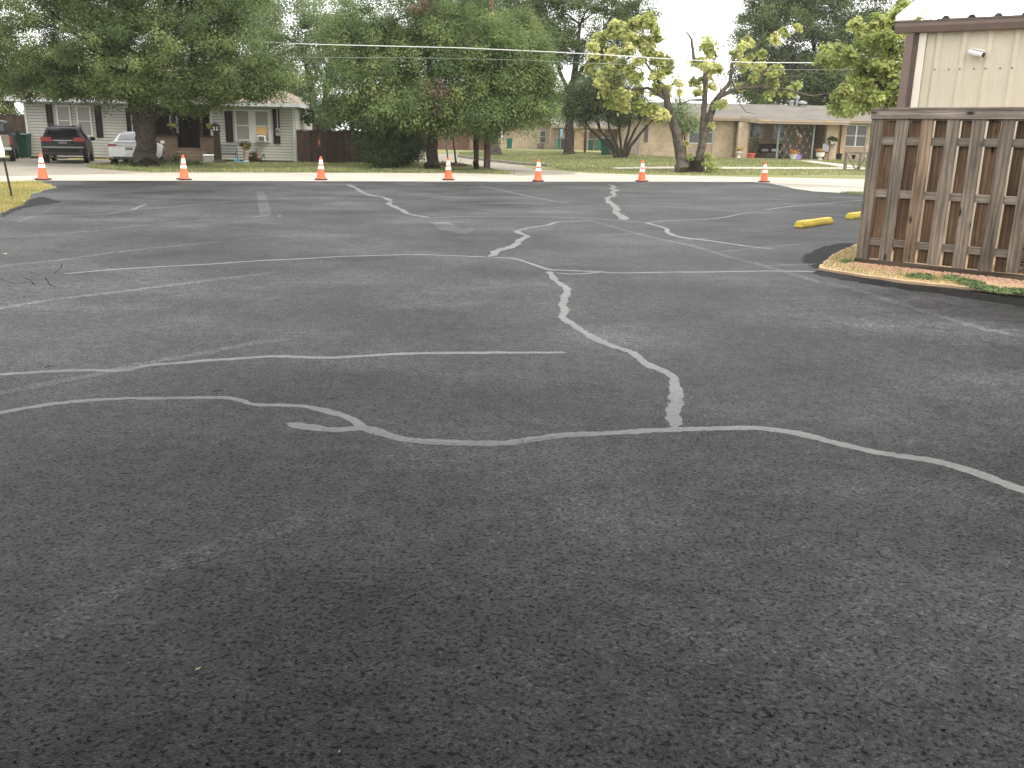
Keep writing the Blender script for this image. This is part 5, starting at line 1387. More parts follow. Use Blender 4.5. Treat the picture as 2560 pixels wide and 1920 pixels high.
B1 = tree('elm_tree', 'tall elm with drooping foliage beside the brown plank fence', G(1081, 425.5),
     [([G(1081, 426)] + TP(yb, (1081, 405), (1081, 345), (1078, 240), (1072, 120)), [.38, .25, .22, .18, .1]),
      (TP(yb, (1079, 260), (1020, 160), (960, 60)), [.14, .1, .06])],
     [E(865, 210, yb - .5, 1.3, 1.3), E(850, 265, yb - .3, .9, .5), E(955, 180, yb, 1.8, 1.9), E(985, 268, yb - 1, 1.4, .8), E(1075, 140, yb, 2.0, 2.0), E(1075, 265, yb - 1.2, 1.7, .95), E(1010, 40, yb + 2, 2.4, 1.6), E(885, 95, yb + 1, 1.4, 1.3), E(1120, 300, yb - 1, 1.0, .4), E(1130, 20, yb + 3, 2.2, 1.6)],
     L_ELM, M_BARK, 640, 240, .09, limbs=26, seed=4, cr=(.35, .75), droop=.45, shell=.4, flat=.8, limb_r=.08, group='trees along the verge')
V, F, T_, C = leaf_cloud([E(1095, 235, yb - 2.2, .55, .7), E(1060, 15, yb - .5, .6, .3)], 40, 40, .11, (.2, .35), seed=77, droop=.5)
o = bpy.data.objects.new('dead_leaves', npmesh('dead_leaves', V - np.array(B1.location), F, L_BROWN, T_)); col.objects.link(o); o.parent = B1; o['label'] = 'patch of dead brown leaves'
B2 = tree('elm_tree', 'leafy elm on a slim dark trunk left of the utility pole', G(1190, 425),
     [([G(1190, 425.5)] + TP(yb, (1190, 400), (1190, 330), (1193, 230), (1200, 130)), [.13, .115, .11, .1, .06])],
     [E(1180, 160, yb, 1.8, 2.0), E(1190, 270, yb - .8, 1.7, .85), E(1285, 165, yb - .3, 1.7, 1.8), E(1290, 265, yb - .5, 1.5, .8), E(1345, 225, yb, .85, 1.1), E(1225, 320, yb - .5, .9, .25), E(1330, 305, yb - .6, .5, .25), E(1180, 60, yb + 2.5, 1.6, 1.2), E(1295, 75, yb + 2, 1.2, .9)],
     L_ELM, M_BARK, 520, 240, .09, limbs=22, seed=5, cr=(.35, .75), droop=.45, shell=.4, flat=.8, limb_r=.06, group='trees along the verge')
for pts, lab in ((((1120, 400), (1117, 370), (1115, 345), (1112, 320)), 'thin leaning sapling behind the fourth cone'), (((1141, 417), (1138, 390), (1134, 355), (1129, 322)), 'thin pale crooked sapling between the elm trunk and the utility pole')):
    b0 = G(pts[0][0], pts[0][1]); yy = b0.y
    tree('sapling', lab, b0, [([b0] + TP(yy, *pts[1:]), [.05, .045, .04, .03])], [E(pts[-1][0], pts[-1][1] - 10, yy, .4, .3)], L_ELM, M_BARK2, 12, 30, .1, limbs=5, seed=int(pts[0][0]), limb_r=.02)
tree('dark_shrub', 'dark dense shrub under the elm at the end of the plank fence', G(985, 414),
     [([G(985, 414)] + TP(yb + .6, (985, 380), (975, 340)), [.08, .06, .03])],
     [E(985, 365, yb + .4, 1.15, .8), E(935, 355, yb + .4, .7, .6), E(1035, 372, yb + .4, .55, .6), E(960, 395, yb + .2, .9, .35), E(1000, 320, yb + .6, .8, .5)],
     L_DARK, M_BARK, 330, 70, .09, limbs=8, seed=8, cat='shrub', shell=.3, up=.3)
# brush and fallen leaves at the foot of the elms
q = G(1145, 419)
BR = thing('brush_pile', 'brown brush and leaf pile between the elm trunk and the pole', 'brush pile', q)
V, F, T_, C = leaf_cloud([(0, 0, .05, .75, .5, .12), (-.45, .2, .08, .5, .4, .16), (-1.0, .2, .05, .4, .3, .1)], 70, 40, .1, (.1, .25), .4, .1, seed=12)
V[:, 2] = np.maximum(V[:, 2], .01)
o = bpy.data.objects.new('leaves', npmesh('leaves', V, F, L_BROWN, T_)); col.objects.link(o); o.parent = BR
rd = random.Random(4)
for i in range(14):
    a = rd.uniform(0, 6.28); x, y = rd.uniform(-1, .6), rd.uniform(-.3, .4)
    MB().tube([(x, y, .03), (x + math.cos(a) * .3, y + math.sin(a) * .2, rd.uniform(.1, .4))], [.012, .005], 5).build('twig', M_BARK2, BR)
# trees behind the siding house
Y1 = 54.0
def gnd(px, Y): x = P(px, 300, Y).x; return Vector((x, Y, zg(x, Y)))
tree('backyard_tree', 'pale green backyard tree with two dark trunks behind the plank fence', gnd(782, Y1),
     [([gnd(782, Y1)] + TP(Y1, (782, 330), (780, 240), (760, 120)), [.3, .26, .22, .12]), ([gnd(800, Y1)] + TP(Y1, (800, 335), (806, 280), (830, 150)), [.2, .17, .15, .08])],
     [E(640, 120, Y1, 2.4, 2.0), E(720, 170, Y1, 2.6, 2.0), E(790, 130, Y1, 2.6, 2.2), E(700, 60, Y1 + 1, 2.2, 1.6), E(820, 40, Y1 + 2, 2.4, 2.0), E(730, 250, Y1, 1.8, 1.0), E(880, 130, Y1 + 2, 2.5, 2.5), E(640, 230, Y1 + 1, 1.6, 1.2), E(770, 300, Y1 + 4, 1.5, .9)],
     L_HAZY, M_BARK, 380, 190, .125, limbs=20, seed=14, cr=(.5, 1.0), limb_r=.1, shell=.4, group='trees behind the left house')
tree('backyard_tree', 'tall hazy tree rising behind the roof of the siding house', gnd(480, 62),
     [([gnd(480, 62)] + TP(62, (480, 200), (490, 60)), [.4, .3, .15])],
     [E(420, 60, 62, 3.5, 2.6), E(540, 30, 62, 3.4, 2.4), E(620, 20, 62, 2.4, 1.8), E(480, 130, 62, 3, 2), E(560, 190, 62, 2.6, 1.6), E(300, 90, 62, 3.2, 2.6)],
     L_HAZY, M_BARK, 260, 190, .15, cr=(.6, 1.2), limbs=12, seed=15, group='trees behind the left house', shell=.4)
tree('backyard_tree', 'bushy tree at the far left edge behind the pickup', gnd(20, 56),
     [([gnd(28, 56)] + TP(56, (28, 330), (24, 220)), [.3, .26, .2])],
     [E(-20, 240, 56, 1.6, 1.4), E(5, 150, 56, 2.4, 2.0), E(-60, 300, 56, 1.5, 1.0), E(60, 200, 57, 1.3, 1.0)],
     L_ELM, M_BARK2, 260, 60, .17, limbs=10, seed=16, group='trees behind the left house')
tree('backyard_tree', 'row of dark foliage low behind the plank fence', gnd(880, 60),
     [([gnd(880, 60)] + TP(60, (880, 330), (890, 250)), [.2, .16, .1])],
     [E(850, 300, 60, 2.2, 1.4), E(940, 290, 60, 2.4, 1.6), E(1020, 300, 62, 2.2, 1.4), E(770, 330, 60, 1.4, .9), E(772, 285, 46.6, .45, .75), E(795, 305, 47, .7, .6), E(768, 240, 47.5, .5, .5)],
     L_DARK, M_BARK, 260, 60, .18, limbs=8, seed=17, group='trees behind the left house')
# middle distance
c0 = GT(1237, 388)
tree('shade_tree', 'tree with a flared grey trunk behind the utility pole', c0,
     [([c0] + TP(c0.y, (1235, 360), (1232, 320), (1240, 220), (1260, 100)), [.62, .38, .33, .26, .14])],
     [E(1300, 150, c0.y, 2.7, 2.4), E(1265, 70, c0.y, 2.8, 2.2), E(1350, 215, c0.y, 1.5, 1.2), E(1325, 285, c0.y - 1, .8, .8), E(1370, 120, c0.y + 1, 1.8, 2.0), E(1220, 180, c0.y, 2, 2), E(1300, 0, c0.y, 3, 2)],
     L_OAK, M_BARK2, 300, 170, .15, cr=(.5, 1.0), limbs=16, seed=18, limb_r=.12, shell=.4)
d0_ = GT(1422, 386.5)
tree('shade_tree', 'tall dark shade tree with a straight trunk on the lawn beside the kerb', d0_,
     [([d0_] + TP(d0_.y, (1422, 372), (1423, 330), (1428, 240), (1440, 150), (1450, 60)), [.55, .36, .31, .27, .2, .1]), (TP(d0_.y, (1428, 245), (1400, 180), (1385, 120)), [.18, .14, .08]), (TP(d0_.y, (1434, 200), (1475, 150), (1510, 100)), [.16, .12, .07])],
     [E(1470, 70, d0_.y, 3.6, 2.4), E(1385, 100, d0_.y, 2.2, 2.2), E(1550, 70, d0_.y, 2.6, 1.9), E(1450, -50, d0_.y, 5, 2.4), E(1605, 20, d0_.y, 1.7, 1.4), E(1490, 165, d0_.y, 2.4, 1.4), E(1440, 235, d0_.y, 1.0, .7, 1, .6), E(1540, 180, d0_.y, 1.6, 1.4), E(1620, 120, d0_.y, .8, .35), E(1350, 30, d0_.y, 2, 2), E(1360, 200, d0_.y, 1.1, .8)],
     L_OAK, M_BARK, 380, 170, .15, cr=(.5, 1.0), limbs=26, seed=19, limb_r=.13, shell=.45)
e0 = GT(1555, 395)
stems = []
for i, (px, py) in enumerate(((1440, 262), (1475, 255), (1510, 250), (1545, 245), (1580, 262), (1602, 300), (1632, 300))):
    k = (px - 1555) / 80
    stems.append(([e0 + Vector((k * .25, .1 * (i % 2), 0))] + TP(e0.y, (1555 + k * 22, 365), (1555 + k * 55, 325), (px, py)), [.11, .09, .07, .03]))
tree('juniper_tree', 'dark multi-stemmed juniper in front of the tan brick wall', e0, stems,
     [E(1440, 250, e0.y, 1.2, 1.0), E(1495, 230, e0.y, 1.5, 1.3), E(1555, 245, e0.y, 1.4, 1.1), E(1608, 272, e0.y, .8, .6), E(1470, 295, e0.y, .8, .4), E(1545, 295, e0.y, 1.0, .4), E(1525, 190, e0.y, 1.0, .8), E(1415, 285, e0.y, .6, .3)],
     L_DARK, M_BARK, 520, 90, .1, limbs=14, seed=20, limb_r=.04, shell=.35)
tree('juniper_tree', 'small grey-green juniper between the catalpa trunk and the brick house', GT(1715, 395),
     [([GT(1715, 395)] + TP(GT(1715, 395).y, (1712, 350), (1708, 300)), [.08, .06, .03])],
     [E(1705, 295, 55, .9, .6), E(1722, 315, 55, .6, .4), E(1690, 265, 55, .7, .5)], L_HAZY, M_BARK, 60, 50, .13, limbs=5, seed=26, limb_r=.03)
# catalpa with big yellow-green leaves, partly bare
f0 = GT(1712, 430); yf = f0.y
CT = tree('catalpa_tree', 'half-bare yellow-green catalpa with twisted grey trunks by the sidewalk', f0,
     [([GT(1708, 431)] + TP(yf, (1704, 405), (1698, 370), (1691, 338), (1683, 308), (1673, 270), (1660, 225), (1640, 190)), [.34, .28, .23, .22, .19, .16, .12, .06]),
      ([GT(1748, 427)] + TP(yf, (1748, 395), (1758, 345), (1772, 300), (1785, 258), (1800, 238)), [.22, .2, .18, .17, .15, .12]),
      (TP(yf, (1750, 395), (1757, 330), (1760, 270), (1764, 210), (1762, 175), (1735, 150), (1729, 98), (1714, 78)), [.15, .13, .13, .11, .09, .07, .05, .02]),
      (TP(yf, (1795, 243), (1826, 205), (1830, 160), (1845, 120), (1870, 100)), [.11, .09, .07, .05, .02]),
      (TP(yf, (1800, 240), (1845, 222), (1895, 218), (1960, 222), (2030, 240), (2075, 232)), [.1, .08, .06, .045, .03, .012]),
      (TP(yf, (1845, 222), (1890, 190), (1950, 160), (2000, 120)), [.05, .04, .025, .01]),
      (TP(yf, (1895, 218), (1940, 195), (1995, 190), (2050, 165)), [.045, .035, .02, .01]),
      (TP(yf, (1830, 160), (1880, 130), (1910, 90), (1905, 60)), [.05, .035, .02, .01]),
      (TP(yf, (1764, 190), (1790, 140), (1775, 100)), [.05, .035, .015]),
      (TP(yf, (1830, 200), (1850, 260), (1865, 280), (1890, 285)), [.03, .02, .015, .008]),
      (TP(yf, (1700, 262), (1697, 200), (1694, 150), (1689, 128)), [.022, .02, .015, .008]), (TP(yf, (1762, 250), (1725, 250), (1700, 262)), [.05, .035, .015]),
      (TP(yf, (1668, 250), (1620, 220), (1560, 225), (1520, 200)), [.08, .06, .04, .02]), (TP(yf, (1655, 215), (1610, 150), (1590, 90)), [.06, .04, .02])],
     [E(x, y, yf + random.Random(x * 7 + y).uniform(-.9, .7), r, r * .7, r, w) for x, y, r, w in
      [(x, y, .3, 1.0) for x, y in ((1480, 112), (1500, 92), (1530, 82), (1542, 62), (1560, 78), (1590, 58), (1622, 46), (1640, 62), (1635, 92), (1600, 100), (1570, 120), (1530, 130), (1490, 142), (1475, 172), (1510, 170), (1550, 160), (1600, 150), (1640, 140), (1660, 152), (1668, 172), (1640, 182), (1590, 190), (1540, 200), (1500, 202), (1520, 230), (1560, 230), (1600, 226), (1640, 216), (1670, 222), (1560, 262), (1600, 266), (1640, 272), (1655, 290), (1530, 256), (1580, 92), (1618, 122), (1575, 175))] +
      [(x, y, .26, .75) for x, y in ((1745, 150), (1770, 112), (1775, 132), (1765, 160), (1790, 172), (1760, 192), (1780, 216), (1750, 226), (1800, 256), (1850, 112), (1870, 102), (1840, 132), (1880, 142), (1910, 132), (1860, 160), (1900, 166), (1940, 172), (1880, 190), (1930, 202), (1960, 192), (1850, 216), (1990, 212), (1930, 226), (1940, 92), (1990, 66), (1960, 76), (1975, 226), (1690, 230), (1700, 205), (1730, 205))] +
      [(1780, 306, .16, .5), (1765, 92, .15, .5), (1716, 356, .08, .4), (1727, 393, .12, .4), (1790, 315, .1, .4)]],
     L_CAT, M_BARK2, 470, 26, .125, limbs=26, seed=22, limb_r=.03, heart=True, aspect=.8, cr=(.12, .3), shell=.2, droop=.5)
mb = MB(); rd = random.Random(9)
for i in range(170):
    px, py = rd.choice(((1500, 170), (1560, 200), (1550, 150), (1600, 250), (1620, 200), (1520, 230), (1900, 170), (1960, 200), (1640, 260)))
    p = P(px + rd.uniform(-35, 35), py + rd.uniform(-25, 35), yf + rd.uniform(-.8, .6)) - CT.location
    L = rd.uniform(.25, .5); mb.tube([p, p + Vector((rd.uniform(-.03, .03), rd.uniform(-.03, .03), -L * .5)), p + Vector((rd.uniform(-.06, .06), 0, -L))], [.007, .008, .004], 4)
o = mb.build('seed_pods', L_CAT, CT); o['kind'] = 'stuff'
# hollow stump and suckers at its foot
st0 = GT(1740, 429)
ST = thing('tree_stump', 'dark hollow stump at the foot of the catalpa', 'stump', st0)
rd = random.Random(6); prof = []
for k in range(12):
    a = 2 * math.pi * k / 12; r = .3 * (1 + rd.uniform(-.2, .2)); h = .62 + rd.uniform(-.25, .12)
    prof.append((math.cos(a), math.sin(a), r, h))
mb = MB(); vv = []
for c, s_, r, h in prof: vv += [(c * r * 1.2, s_ * r * 1.2, -.02), (c * r, s_ * r, h), (c * r * .72, s_ * r * .72, h - .02), (c * r * .6, s_ * r * .6, .1)]
mb.add(vv, [(4 * k + j, 4 * ((k + 1) % 12) + j, 4 * ((k + 1) % 12) + j + 1, 4 * k + j + 1) for k in range(12) for j in range(3)] + [tuple(4 * k + 3 for k in range(12))])
mb.build('shell', M_BARK, ST, True)
tree('green_shrub', 'small bright green shrub right of the hollow stump', GT(1768, 423), [([GT(1768, 423), GT(1768, 423) + Vector((0, 0, .4))], [.03, .015])],
     [E(1770, 405, yf - .3, .25, .4), E(1785, 418, yf - .3, .25, .15)], L_CAT2, M_BARK2, 26, 40, .09, limbs=4, seed=23, cat='shrub', limb_r=.012, cr=(.1, .22))
# big tree behind the brick house
YG = 88.0
tree('shade_tree', 'huge dark tree rising behind the roof of the brick house', gnd(2050, YG),
     [([gnd(2050, YG)] + TP(YG, (2050, 260), (2045, 160)), [.6, .5, .3])],
     [E(1895, 165, YG, 2.6, 2.6), E(1955, 70, YG, 4, 3.4), E(2060, 90, YG - 1, 4.3, 4), E(2150, 120, YG, 3.6, 4), E(2000, 205, YG, 4, 1.6), E(1875, 225, YG, 1.8, 1.1), E(2100, -60, YG, 6, 3), E(2230, 60, YG, 3.2, 3.2), E(2150, 225, YG, 3.2, 1.2), E(1960, -20, YG, 3.5, 2), E(2260, 180, YG, 2.5, 2), E(1920, 20, YG, 2, 2), E(2060, 225, YG, 3, 1), E(1880, 115, YG, 2.2, 2.4), E(1858, 190, YG, 1.6, 1.6), E(1945, 200, YG, 2.4, 1.6), E(2050, 180, YG - 2, 3.4, 2.2), E(2120, 200, YG - 2, 3, 1.6), E(1895, 248, YG, 1.8, .7), E(1975, 246, YG, 2.2, .8), E(2060, 250, YG, 2.2, .8), E(2140, 255, YG, 2.4, .8)],
     L_OAK, M_BARK, 980, 190, .2, limbs=6, seed=24, limb_r=.14, shell=.45, cr=(.7, 1.5))
# lime tree beside the metal building
YH = 31.0; h0 = gnd(2215, YH)
tree('lime_tree', 'bright lime-green tree left of the metal building corner', h0,
     [([h0] + TP(YH, (2215, 300), (2218, 230), (2225, 150), (2235, 60)), [.16, .14, .12, .09, .05]), (TP(YH, (2218, 240), (2190, 200), (2160, 180)), [.07, .05, .02])],
     [E(x, y, YH + random.Random(x * 3 + y).uniform(-.8, .8), .34, .17) for x, y in ((2255, 10), (2280, 30), (2300, 8), (2240, 40), (2200, 50), (2180, 70), (2150, 55), (2140, 75), (2160, 95), (2190, 100), (2220, 90), (2250, 85), (2260, 120), (2225, 125), (2190, 130), (2165, 120), (2115, 135), (2075, 122), (2070, 142), (2090, 152), (2130, 147), (2160, 155), (2200, 160), (2240, 155), (2255, 185), (2220, 185), (2185, 185), (2150, 185), (2170, 205), (2210, 210), (2245, 215), (2130, 215), (2110, 235), (2150, 235), (2190, 240), (2225, 245), (2095, 262), (2125, 258), (2110, 276), (2145, 262), (2180, 265), (2215, 265), (2250, 255), (2220, 60), (2260, 60))],
     L_CAT2, M_BARK, 400, 34, .085, limbs=18, seed=25, limb_r=.03, heart=True, aspect=.75, cr=(.12, .3), shell=.2, droop=.35)
# distant trees closing the view
for i, (px, py, Y, a, b, lab) in enumerate(((1395, 285, 135, 7, 3.0, 'pale distant tree behind the gable house'), (1180, 250, 140, 9, 5, 'distant tree behind the red brick house'), (1545, 300, 130, 6, 2.0, 'low distant tree behind the green bins'), (1000, 240, 120, 8, 5, 'distant tree behind the plank fence'), (1280, 260, 150, 7, 4, 'distant tree between the elm and the gable house'), (2330, 200, 110, 7, 5, 'distant tree behind the metal building'), (-120, 220, 110, 9, 5, 'distant tree beyond the pickup'))):
    b0 = gnd(px, Y)
    tree('distant_tree', lab, b0, [([b0, b0 + Vector((0, 0, 3))], [.3, .2])], [E(px - 40, py + 10, Y, a * .6, b * .7), E(px + 40, py, Y, a * .6, b * .8), E(px, py - 20, Y, a * .5, b)],
         L_HAZY, M_BARK, 150, 46, .34, limbs=6, seed=40 + i, group='distant trees', cr=(.6, 1.4), shell=.3)
# ------------------------------------------------------------------ utility pole and lines
M_POLE = wood('pole_wood', (0.06, 0.04, 0.03), (0.13, 0.085, 0.065), (0.2, 0.14, 0.11))
u0 = G(1217, 424.5); yu = u0.y
top = P(1233, -150, yu)
o = MB().tube([(0, 0, -.1), top - u0 + Vector((0, 0, 0))], [.155, .115], 14).build('pole', M_POLE, None, True)
UP = thing('utility_pole', 'tall brown wooden utility pole rising through the elms', 'utility pole', u0); o.parent = UP
MB().box(-1.0, 1.0, -.2, -.1, (top - u0).z - .9, (top - u0).z - .78).build('crossarm', M_POLE, UP)
for x in (-.85, .85): MB().lathe([(.03, 0), (.05, .05), (.03, .12)], 10, (x, -.15, (top - u0).z - .779)).build('insulator', M_GREYM, UP, True)
M_WIRE = plain('aluminium_wire', (0.62, 0.62, 0.6), 0.5, 0.2, var=0.05)
M_WIRE2 = plain('dark_wire', (0.25, 0.25, 0.24), 0.6, 0.2, var=0.05)
def wire(name, label, px, Y0, Y1, r, mat):
    pts = []; n = len(px)
    for i, (x, y) in enumerate(px): pts.append(P(x, y, Y0 + (Y1 - Y0) * (x - px[0][0]) / (px[-1][0] - px[0][0])))
    tag(MB().tube(pts, r, 6).build(name, mat), label, 'wire')
wire('power_line', 'thick pale power line crossing the whole street', [(-300, 85), (300, 96), (675, 106), (780, 110.7), (1161, 120), (1400, 131), (1500, 136.5), (1700, 149), (1783, 153), (1888, 156.6), (2050, 157), (2200, 155.5), (2500, 148)], 38.4, 36.5, .017, M_WIRE)
wire('power_line', 'thin dark lower power line below the thick pale one', [(-300, 135), (722, 143), (1050, 145), (1311, 150), (1400, 155), (1686, 165.6), (1906, 173.6), (2050, 174.5), (2200, 173.5), (2500, 168)], 38.5, 36.6, .008, M_WIRE2)

# ------------------------------------------------------------------ wheeled bins
M_BIN = plain('green_bin_plastic', (0.012, 0.11, 0.07), 0.5, var=0.1)
M_BIN2 = plain('dark_green_bin_plastic', (0.008, 0.05, 0.036), 0.5, var=0.15)
M_BIN3 = plain('brown_bin_plastic', (0.025, 0.018, 0.014), 0.6, var=0.15)
def bin_(label, loc, rz, mat, h=1.08):
    t = thing('wheeled_bin', label, 'bin', loc, rz, 'wheeled bins on the lawns')
    w0, w1, d = .24, .31, .36
    MB().add([(-w0, -.28, .06), (w0, -.28, .06), (w0, .22, .06), (-w0, .22, .06), (-w1, -d, h - .1), (w1, -d, h - .1), (w1, d - .02, h - .1), (-w1, d - .02, h - .1)], [(0, 3, 2, 1), (4, 5, 6, 7), (0, 1, 5, 4), (1, 2, 6, 5), (2, 3, 7, 6), (3, 0, 4, 7)]).build('body', mat, t, bevel=.02)
    MB().box(-w1 - .02, w1 + .02, -d - .03, d, h - .098, h - .03).build('rim', mat, t, bevel=.012)
    MB().prism([(-w1 - .03, -d - .05, h - .028), (-w1 - .03, d + .02, h - .028), (-w1 - .03, d + .02, h + .01), (-w1 - .03, 0, h + .04), (-w1 - .03, -d - .05, h)], (2 * w1 + .06, 0, 0)).build('lid', mat, t, bevel=.008)
    MB().tube([(-w1, d + .07, h - .06), (w1, d + .07, h - .06)], .018, 8).build('handle', mat, t, True)
    for s in (-1, 1):
        o = MB().lathe([(.11, -.03), (.12, 0), (.11, .03)], 14).build('wheel', M_TYRE, t, True); o.location = (s * .25, .25, .12); o.rotation_euler = (0, R(90), 0)
    return t
def gp(px, py): return GT(px, py)
bin_('bright green wheeled bin against the left wall of the gable house', gp(1273, 372.5), R(8), M_BIN, 1.15)
bin_('green wheeled bin beside the blue street sign post', gp(1395.5, 374), R(-10), M_BIN, 1.15)
bin_('dark brown wheeled bin left of the tall shade tree trunk', gp(1407, 374), R(5), M_BIN3, 1.1)
bin_('dark green wheeled bin in the porch shade behind the wooden post', gp(1475, 377), R(0), M_BIN2, 1.1)
bin_('lit green wheeled bin behind the big dark bin', gp(1497, 377), R(12), M_BIN, 1.2)
bin_('large dark green wheeled bin left of the juniper stems', gp(1514, 388.5), R(-20), M_BIN2, 1.12)
bin_('dark green wheeled bin between the pickup and the left house', G(55, 397) + Vector((0, .3, 0)), R(5), M_BIN2, 1.1)
# condenser by the gable house
cu0 = gp(1351, 373)
CU = thing('condenser_unit', 'brown air conditioning condenser below the gable house window', 'condenser', cu0, 0)
MB().box(-.38, .38, -.38, .38, .05, .62).build('casing', M_BROWNT, CU, bevel=.02)
MB().lathe([(.3, 0), (.3, .03), (.05, .05)], 16, (0, 0, .621)).build('fan_guard', M_BLACK, CU, True)
MB().box(-.45, .45, -.45, .45, 0, .049).build('pad', M_KERB, CU)
# clothes line posts
M_GALV = plain('galvanised_pipe', (0.42, 0.38, 0.32), 0.5, 0.3)
def tpost(label, px, pyt, pyb, w):
    b = gp(px, pyb); h = P(px, pyt, b.y).z - b.z
    t = thing('clothesline_post', label, 'post', b, 0, 'clothes line posts')
    MB().tube([(0, 0, 0), (0, 0, h)], .035, 8).build('upright', M_GALV, t, True); MB().tube([(-w, -.04, h - .03), (w, -.04, h - .03)], .03, 8).build('crossbar', M_GALV, t, True)
tpost('clothes line post in front of the gable wall, left of the window', 1316, 327, 373, .42)
tpost('clothes line post just left of the gable house window', 1346, 327, 373, .6)
tpost('pale clothes line post right of the leaning wooden post', 1468.5, 327, 377, .55)
# street sign seen almost edge on
M_SIGNB = plain('blue_sign_face', (0.2, 0.42, 0.6), 0.4)
sgp = gp(1400.5, 385); hs = P(1400.5, 322, sgp.y).z - sgp.z
SG = thing('street_sign', 'narrow pale blue sign on a grey post by the tall shade tree', 'sign', sgp, 0)
MB().tube([(0, 0, 0), (0, 0, hs)], .04, 8).build('post', M_GREYM, SG, True)
o = MB().box(-.3, .3, -.02, .0, hs - .62, hs - .02).build('sign_plate', M_SIGNB, SG); o.rotation_euler = (0, 0, R(66)); o.location = (.03, -.05, 0)
gpo = gp(1391.5, 379); tag(MB().tube([gpo, gpo + Vector((0, 0, P(1391.5, 323, gpo.y).z - gpo.z))], .03, 8).build('green_post', M_TEAL, None, True), 'thin green metal post left of the blue sign', 'post')
w0 = gp(1462, 383); wt_ = P(1466, 285, w0.y)
tag(MB().tube([w0, wt_], [.09, .08], 10).build('wooden_post', M_POLE, None, True), 'brown wooden post between the tall shade tree and the juniper', 'post')

# ------------------------------------------------------------------ leaning sign at the left edge
l0 = G(30, 494); lt = P(-4, 330, l0.y + .1)
LS = thing('leaning_sign', 'dark leaning post with a white sign in the corner grass', 'sign', l0, 0)
dv = lt - l0
MB().tube([(0, 0, -.02), dv], .022, 8).build('post', M_DKWOOD, LS, True)
MB().prism([dv * .66 + Vector((-.5, -.03, .0)), dv * .66 + Vector((.045, -.03, -.06)), dv * .7 + Vector((.06, -.03, .02)), dv * 1.0 + Vector((.02, -.03, .05)), dv * 1.0 + Vector((-.55, -.03, .1))], (0, .006, 0)).build('sign_plate', M_WHITEP, LS)

# ------------------------------------------------------------------ wooden gate leaf by the brick house path
M_OLDW = wood('grey_old_wood', (0.13, 0.11, 0.085), (0.24, 0.205, 0.165), (0.34, 0.3, 0.25))
g0 = GT(2112, 424); g1 = GT(2166, 429)
def top_at(px, py, p): return P(px, py, p.y).z - p.z
GA = thing('yard_gate', 'old grey wooden gate with a V brace beside the path', 'gate', g0, math.atan2(g1.y - g0.y, g1.x - g0.x))
gL = (g1 - g0).length; gh = top_at(2112, 379, g0)
MB().box(-.06, .06, -.06, .06, 0, gh).build('post', M_OLDW, GA, bevel=.006)
MB().box(gL * .62, gL * .62 + .09, -.05, .05, -.1, gh * .93).build('post', M_OLDW, GA, bevel=.006)
MB().box(gL - .05, gL + .05, -.05, .05, -.1, gh * .93).build('post', M_OLDW, GA, bevel=.006)
MB().box(-.05, gL + .1, -.09, -.051, gh - .08, gh - .005).build('top_rail', M_OLDW, GA)
for a, b, c, d in ((.1, gh - .1, gL * .55, .05), (gL - .05, gh * .7, gL * .6, .05)):
    MB().tube([(a, -.11, b), (c, -.11, d)], .035, 6).build('brace', M_OLDW, GA)
pt = MB().lathe([(.06, 0), (.11, .2), (.12, .2), (.09, .19)], 12).build('hanging_pot', M_BLACK, None, True); pt.location = g0 + (g1 - g0) * .27 + Vector((0, -.2, gh * .62)); tag(pt, 'black flower pot hung on the old wooden gate', 'pot')

# ------------------------------------------------------------------ things on and before the brick porch
M_REDP = plain('red_plastic', (0.55, 0.09, 0.07), 0.5); M_PURP = plain('purple_plastic', (0.24, 0.16, 0.42), 0.5); M_POTW = plain('white_pot', (0.62, 0.6, 0.55), 0.6); M_TERRA = plain('terracotta', (0.4, 0.2, 0.12), 0.8)
L_FLOW = leafmat('orange_petal', [(0.0, (0.4, 0.1, 0.08)), (0.5, (0.55, 0.22, 0.07)), (1.0, (0.6, 0.36, 0.25))], .3)
L_YEL = leafmat('mustard_petal', [(0.0, (0.35, 0.2, 0.04)), (1.0, (0.65, 0.42, 0.08))], .3)
L_WHT = leafmat('white_petal', [(0.0, (0.5, 0.5, 0.45)), (1.0, (0.8, 0.8, 0.75))], .3)
def yard(px, py, y): 
    q = P(px, py, y); return q
def pot(label, loc, r, h, mat, plant=None, cat='flower pot', prof=None, ph=.25, pr=.22, size=.07, n=16):
    t = thing('flower_pot', label, cat, loc, 0, 'flower pots by the porch')
    MB().lathe(prof or [(r * .7, 0), (r * .95, h * .8), (r * 1.05, h * .82), (r * 1.05, h), (r * .85, h), (r * .8, h * .9)], 16).build('pot', mat, t, True)
    for i, (m_, z) in enumerate(plant or []):
        V, F, T2, C2 = leaf_cloud([(0, 0, h + z, pr, pr, ph * .5)], n, 22, size, (.06, .14), .7, .2, .4, seed=int(loc[0] * 31) + i)
        o = bpy.data.objects.new('plant', npmesh('plant', V, F, m_, T2)); col.objects.link(o); o.parent = t
    return t
YP = RY + FY - .55                      # just before the slab
def pg(px, Y=YP): q = P(px, 390, Y); return Vector((q.x, Y, zg(q.x, Y)))
pot('red plastic pot on the grass before the porch, left end', pg(1878, YP - .3), .26, .36, M_REDP)
pot('white pot with an orange pinwheel bouquet, left of the purple box', pg(1984, YP - .4), .25, .34, M_POTW, [(L_YEL, .1), (L_FLOW, .22)], pr=.3, n=11)
BX = thing('planter_box', 'purple plastic box right of the white pot', 'planter', pg(1995, YP - .4), 0)
MB().box(-.18, .18, -.18, .18, 0, .33).build('box', M_PURP, BX, bevel=.02); MB().box(-.2, .2, -.2, .2, .331, .36).build('rim', M_PURP, BX, bevel=.01)
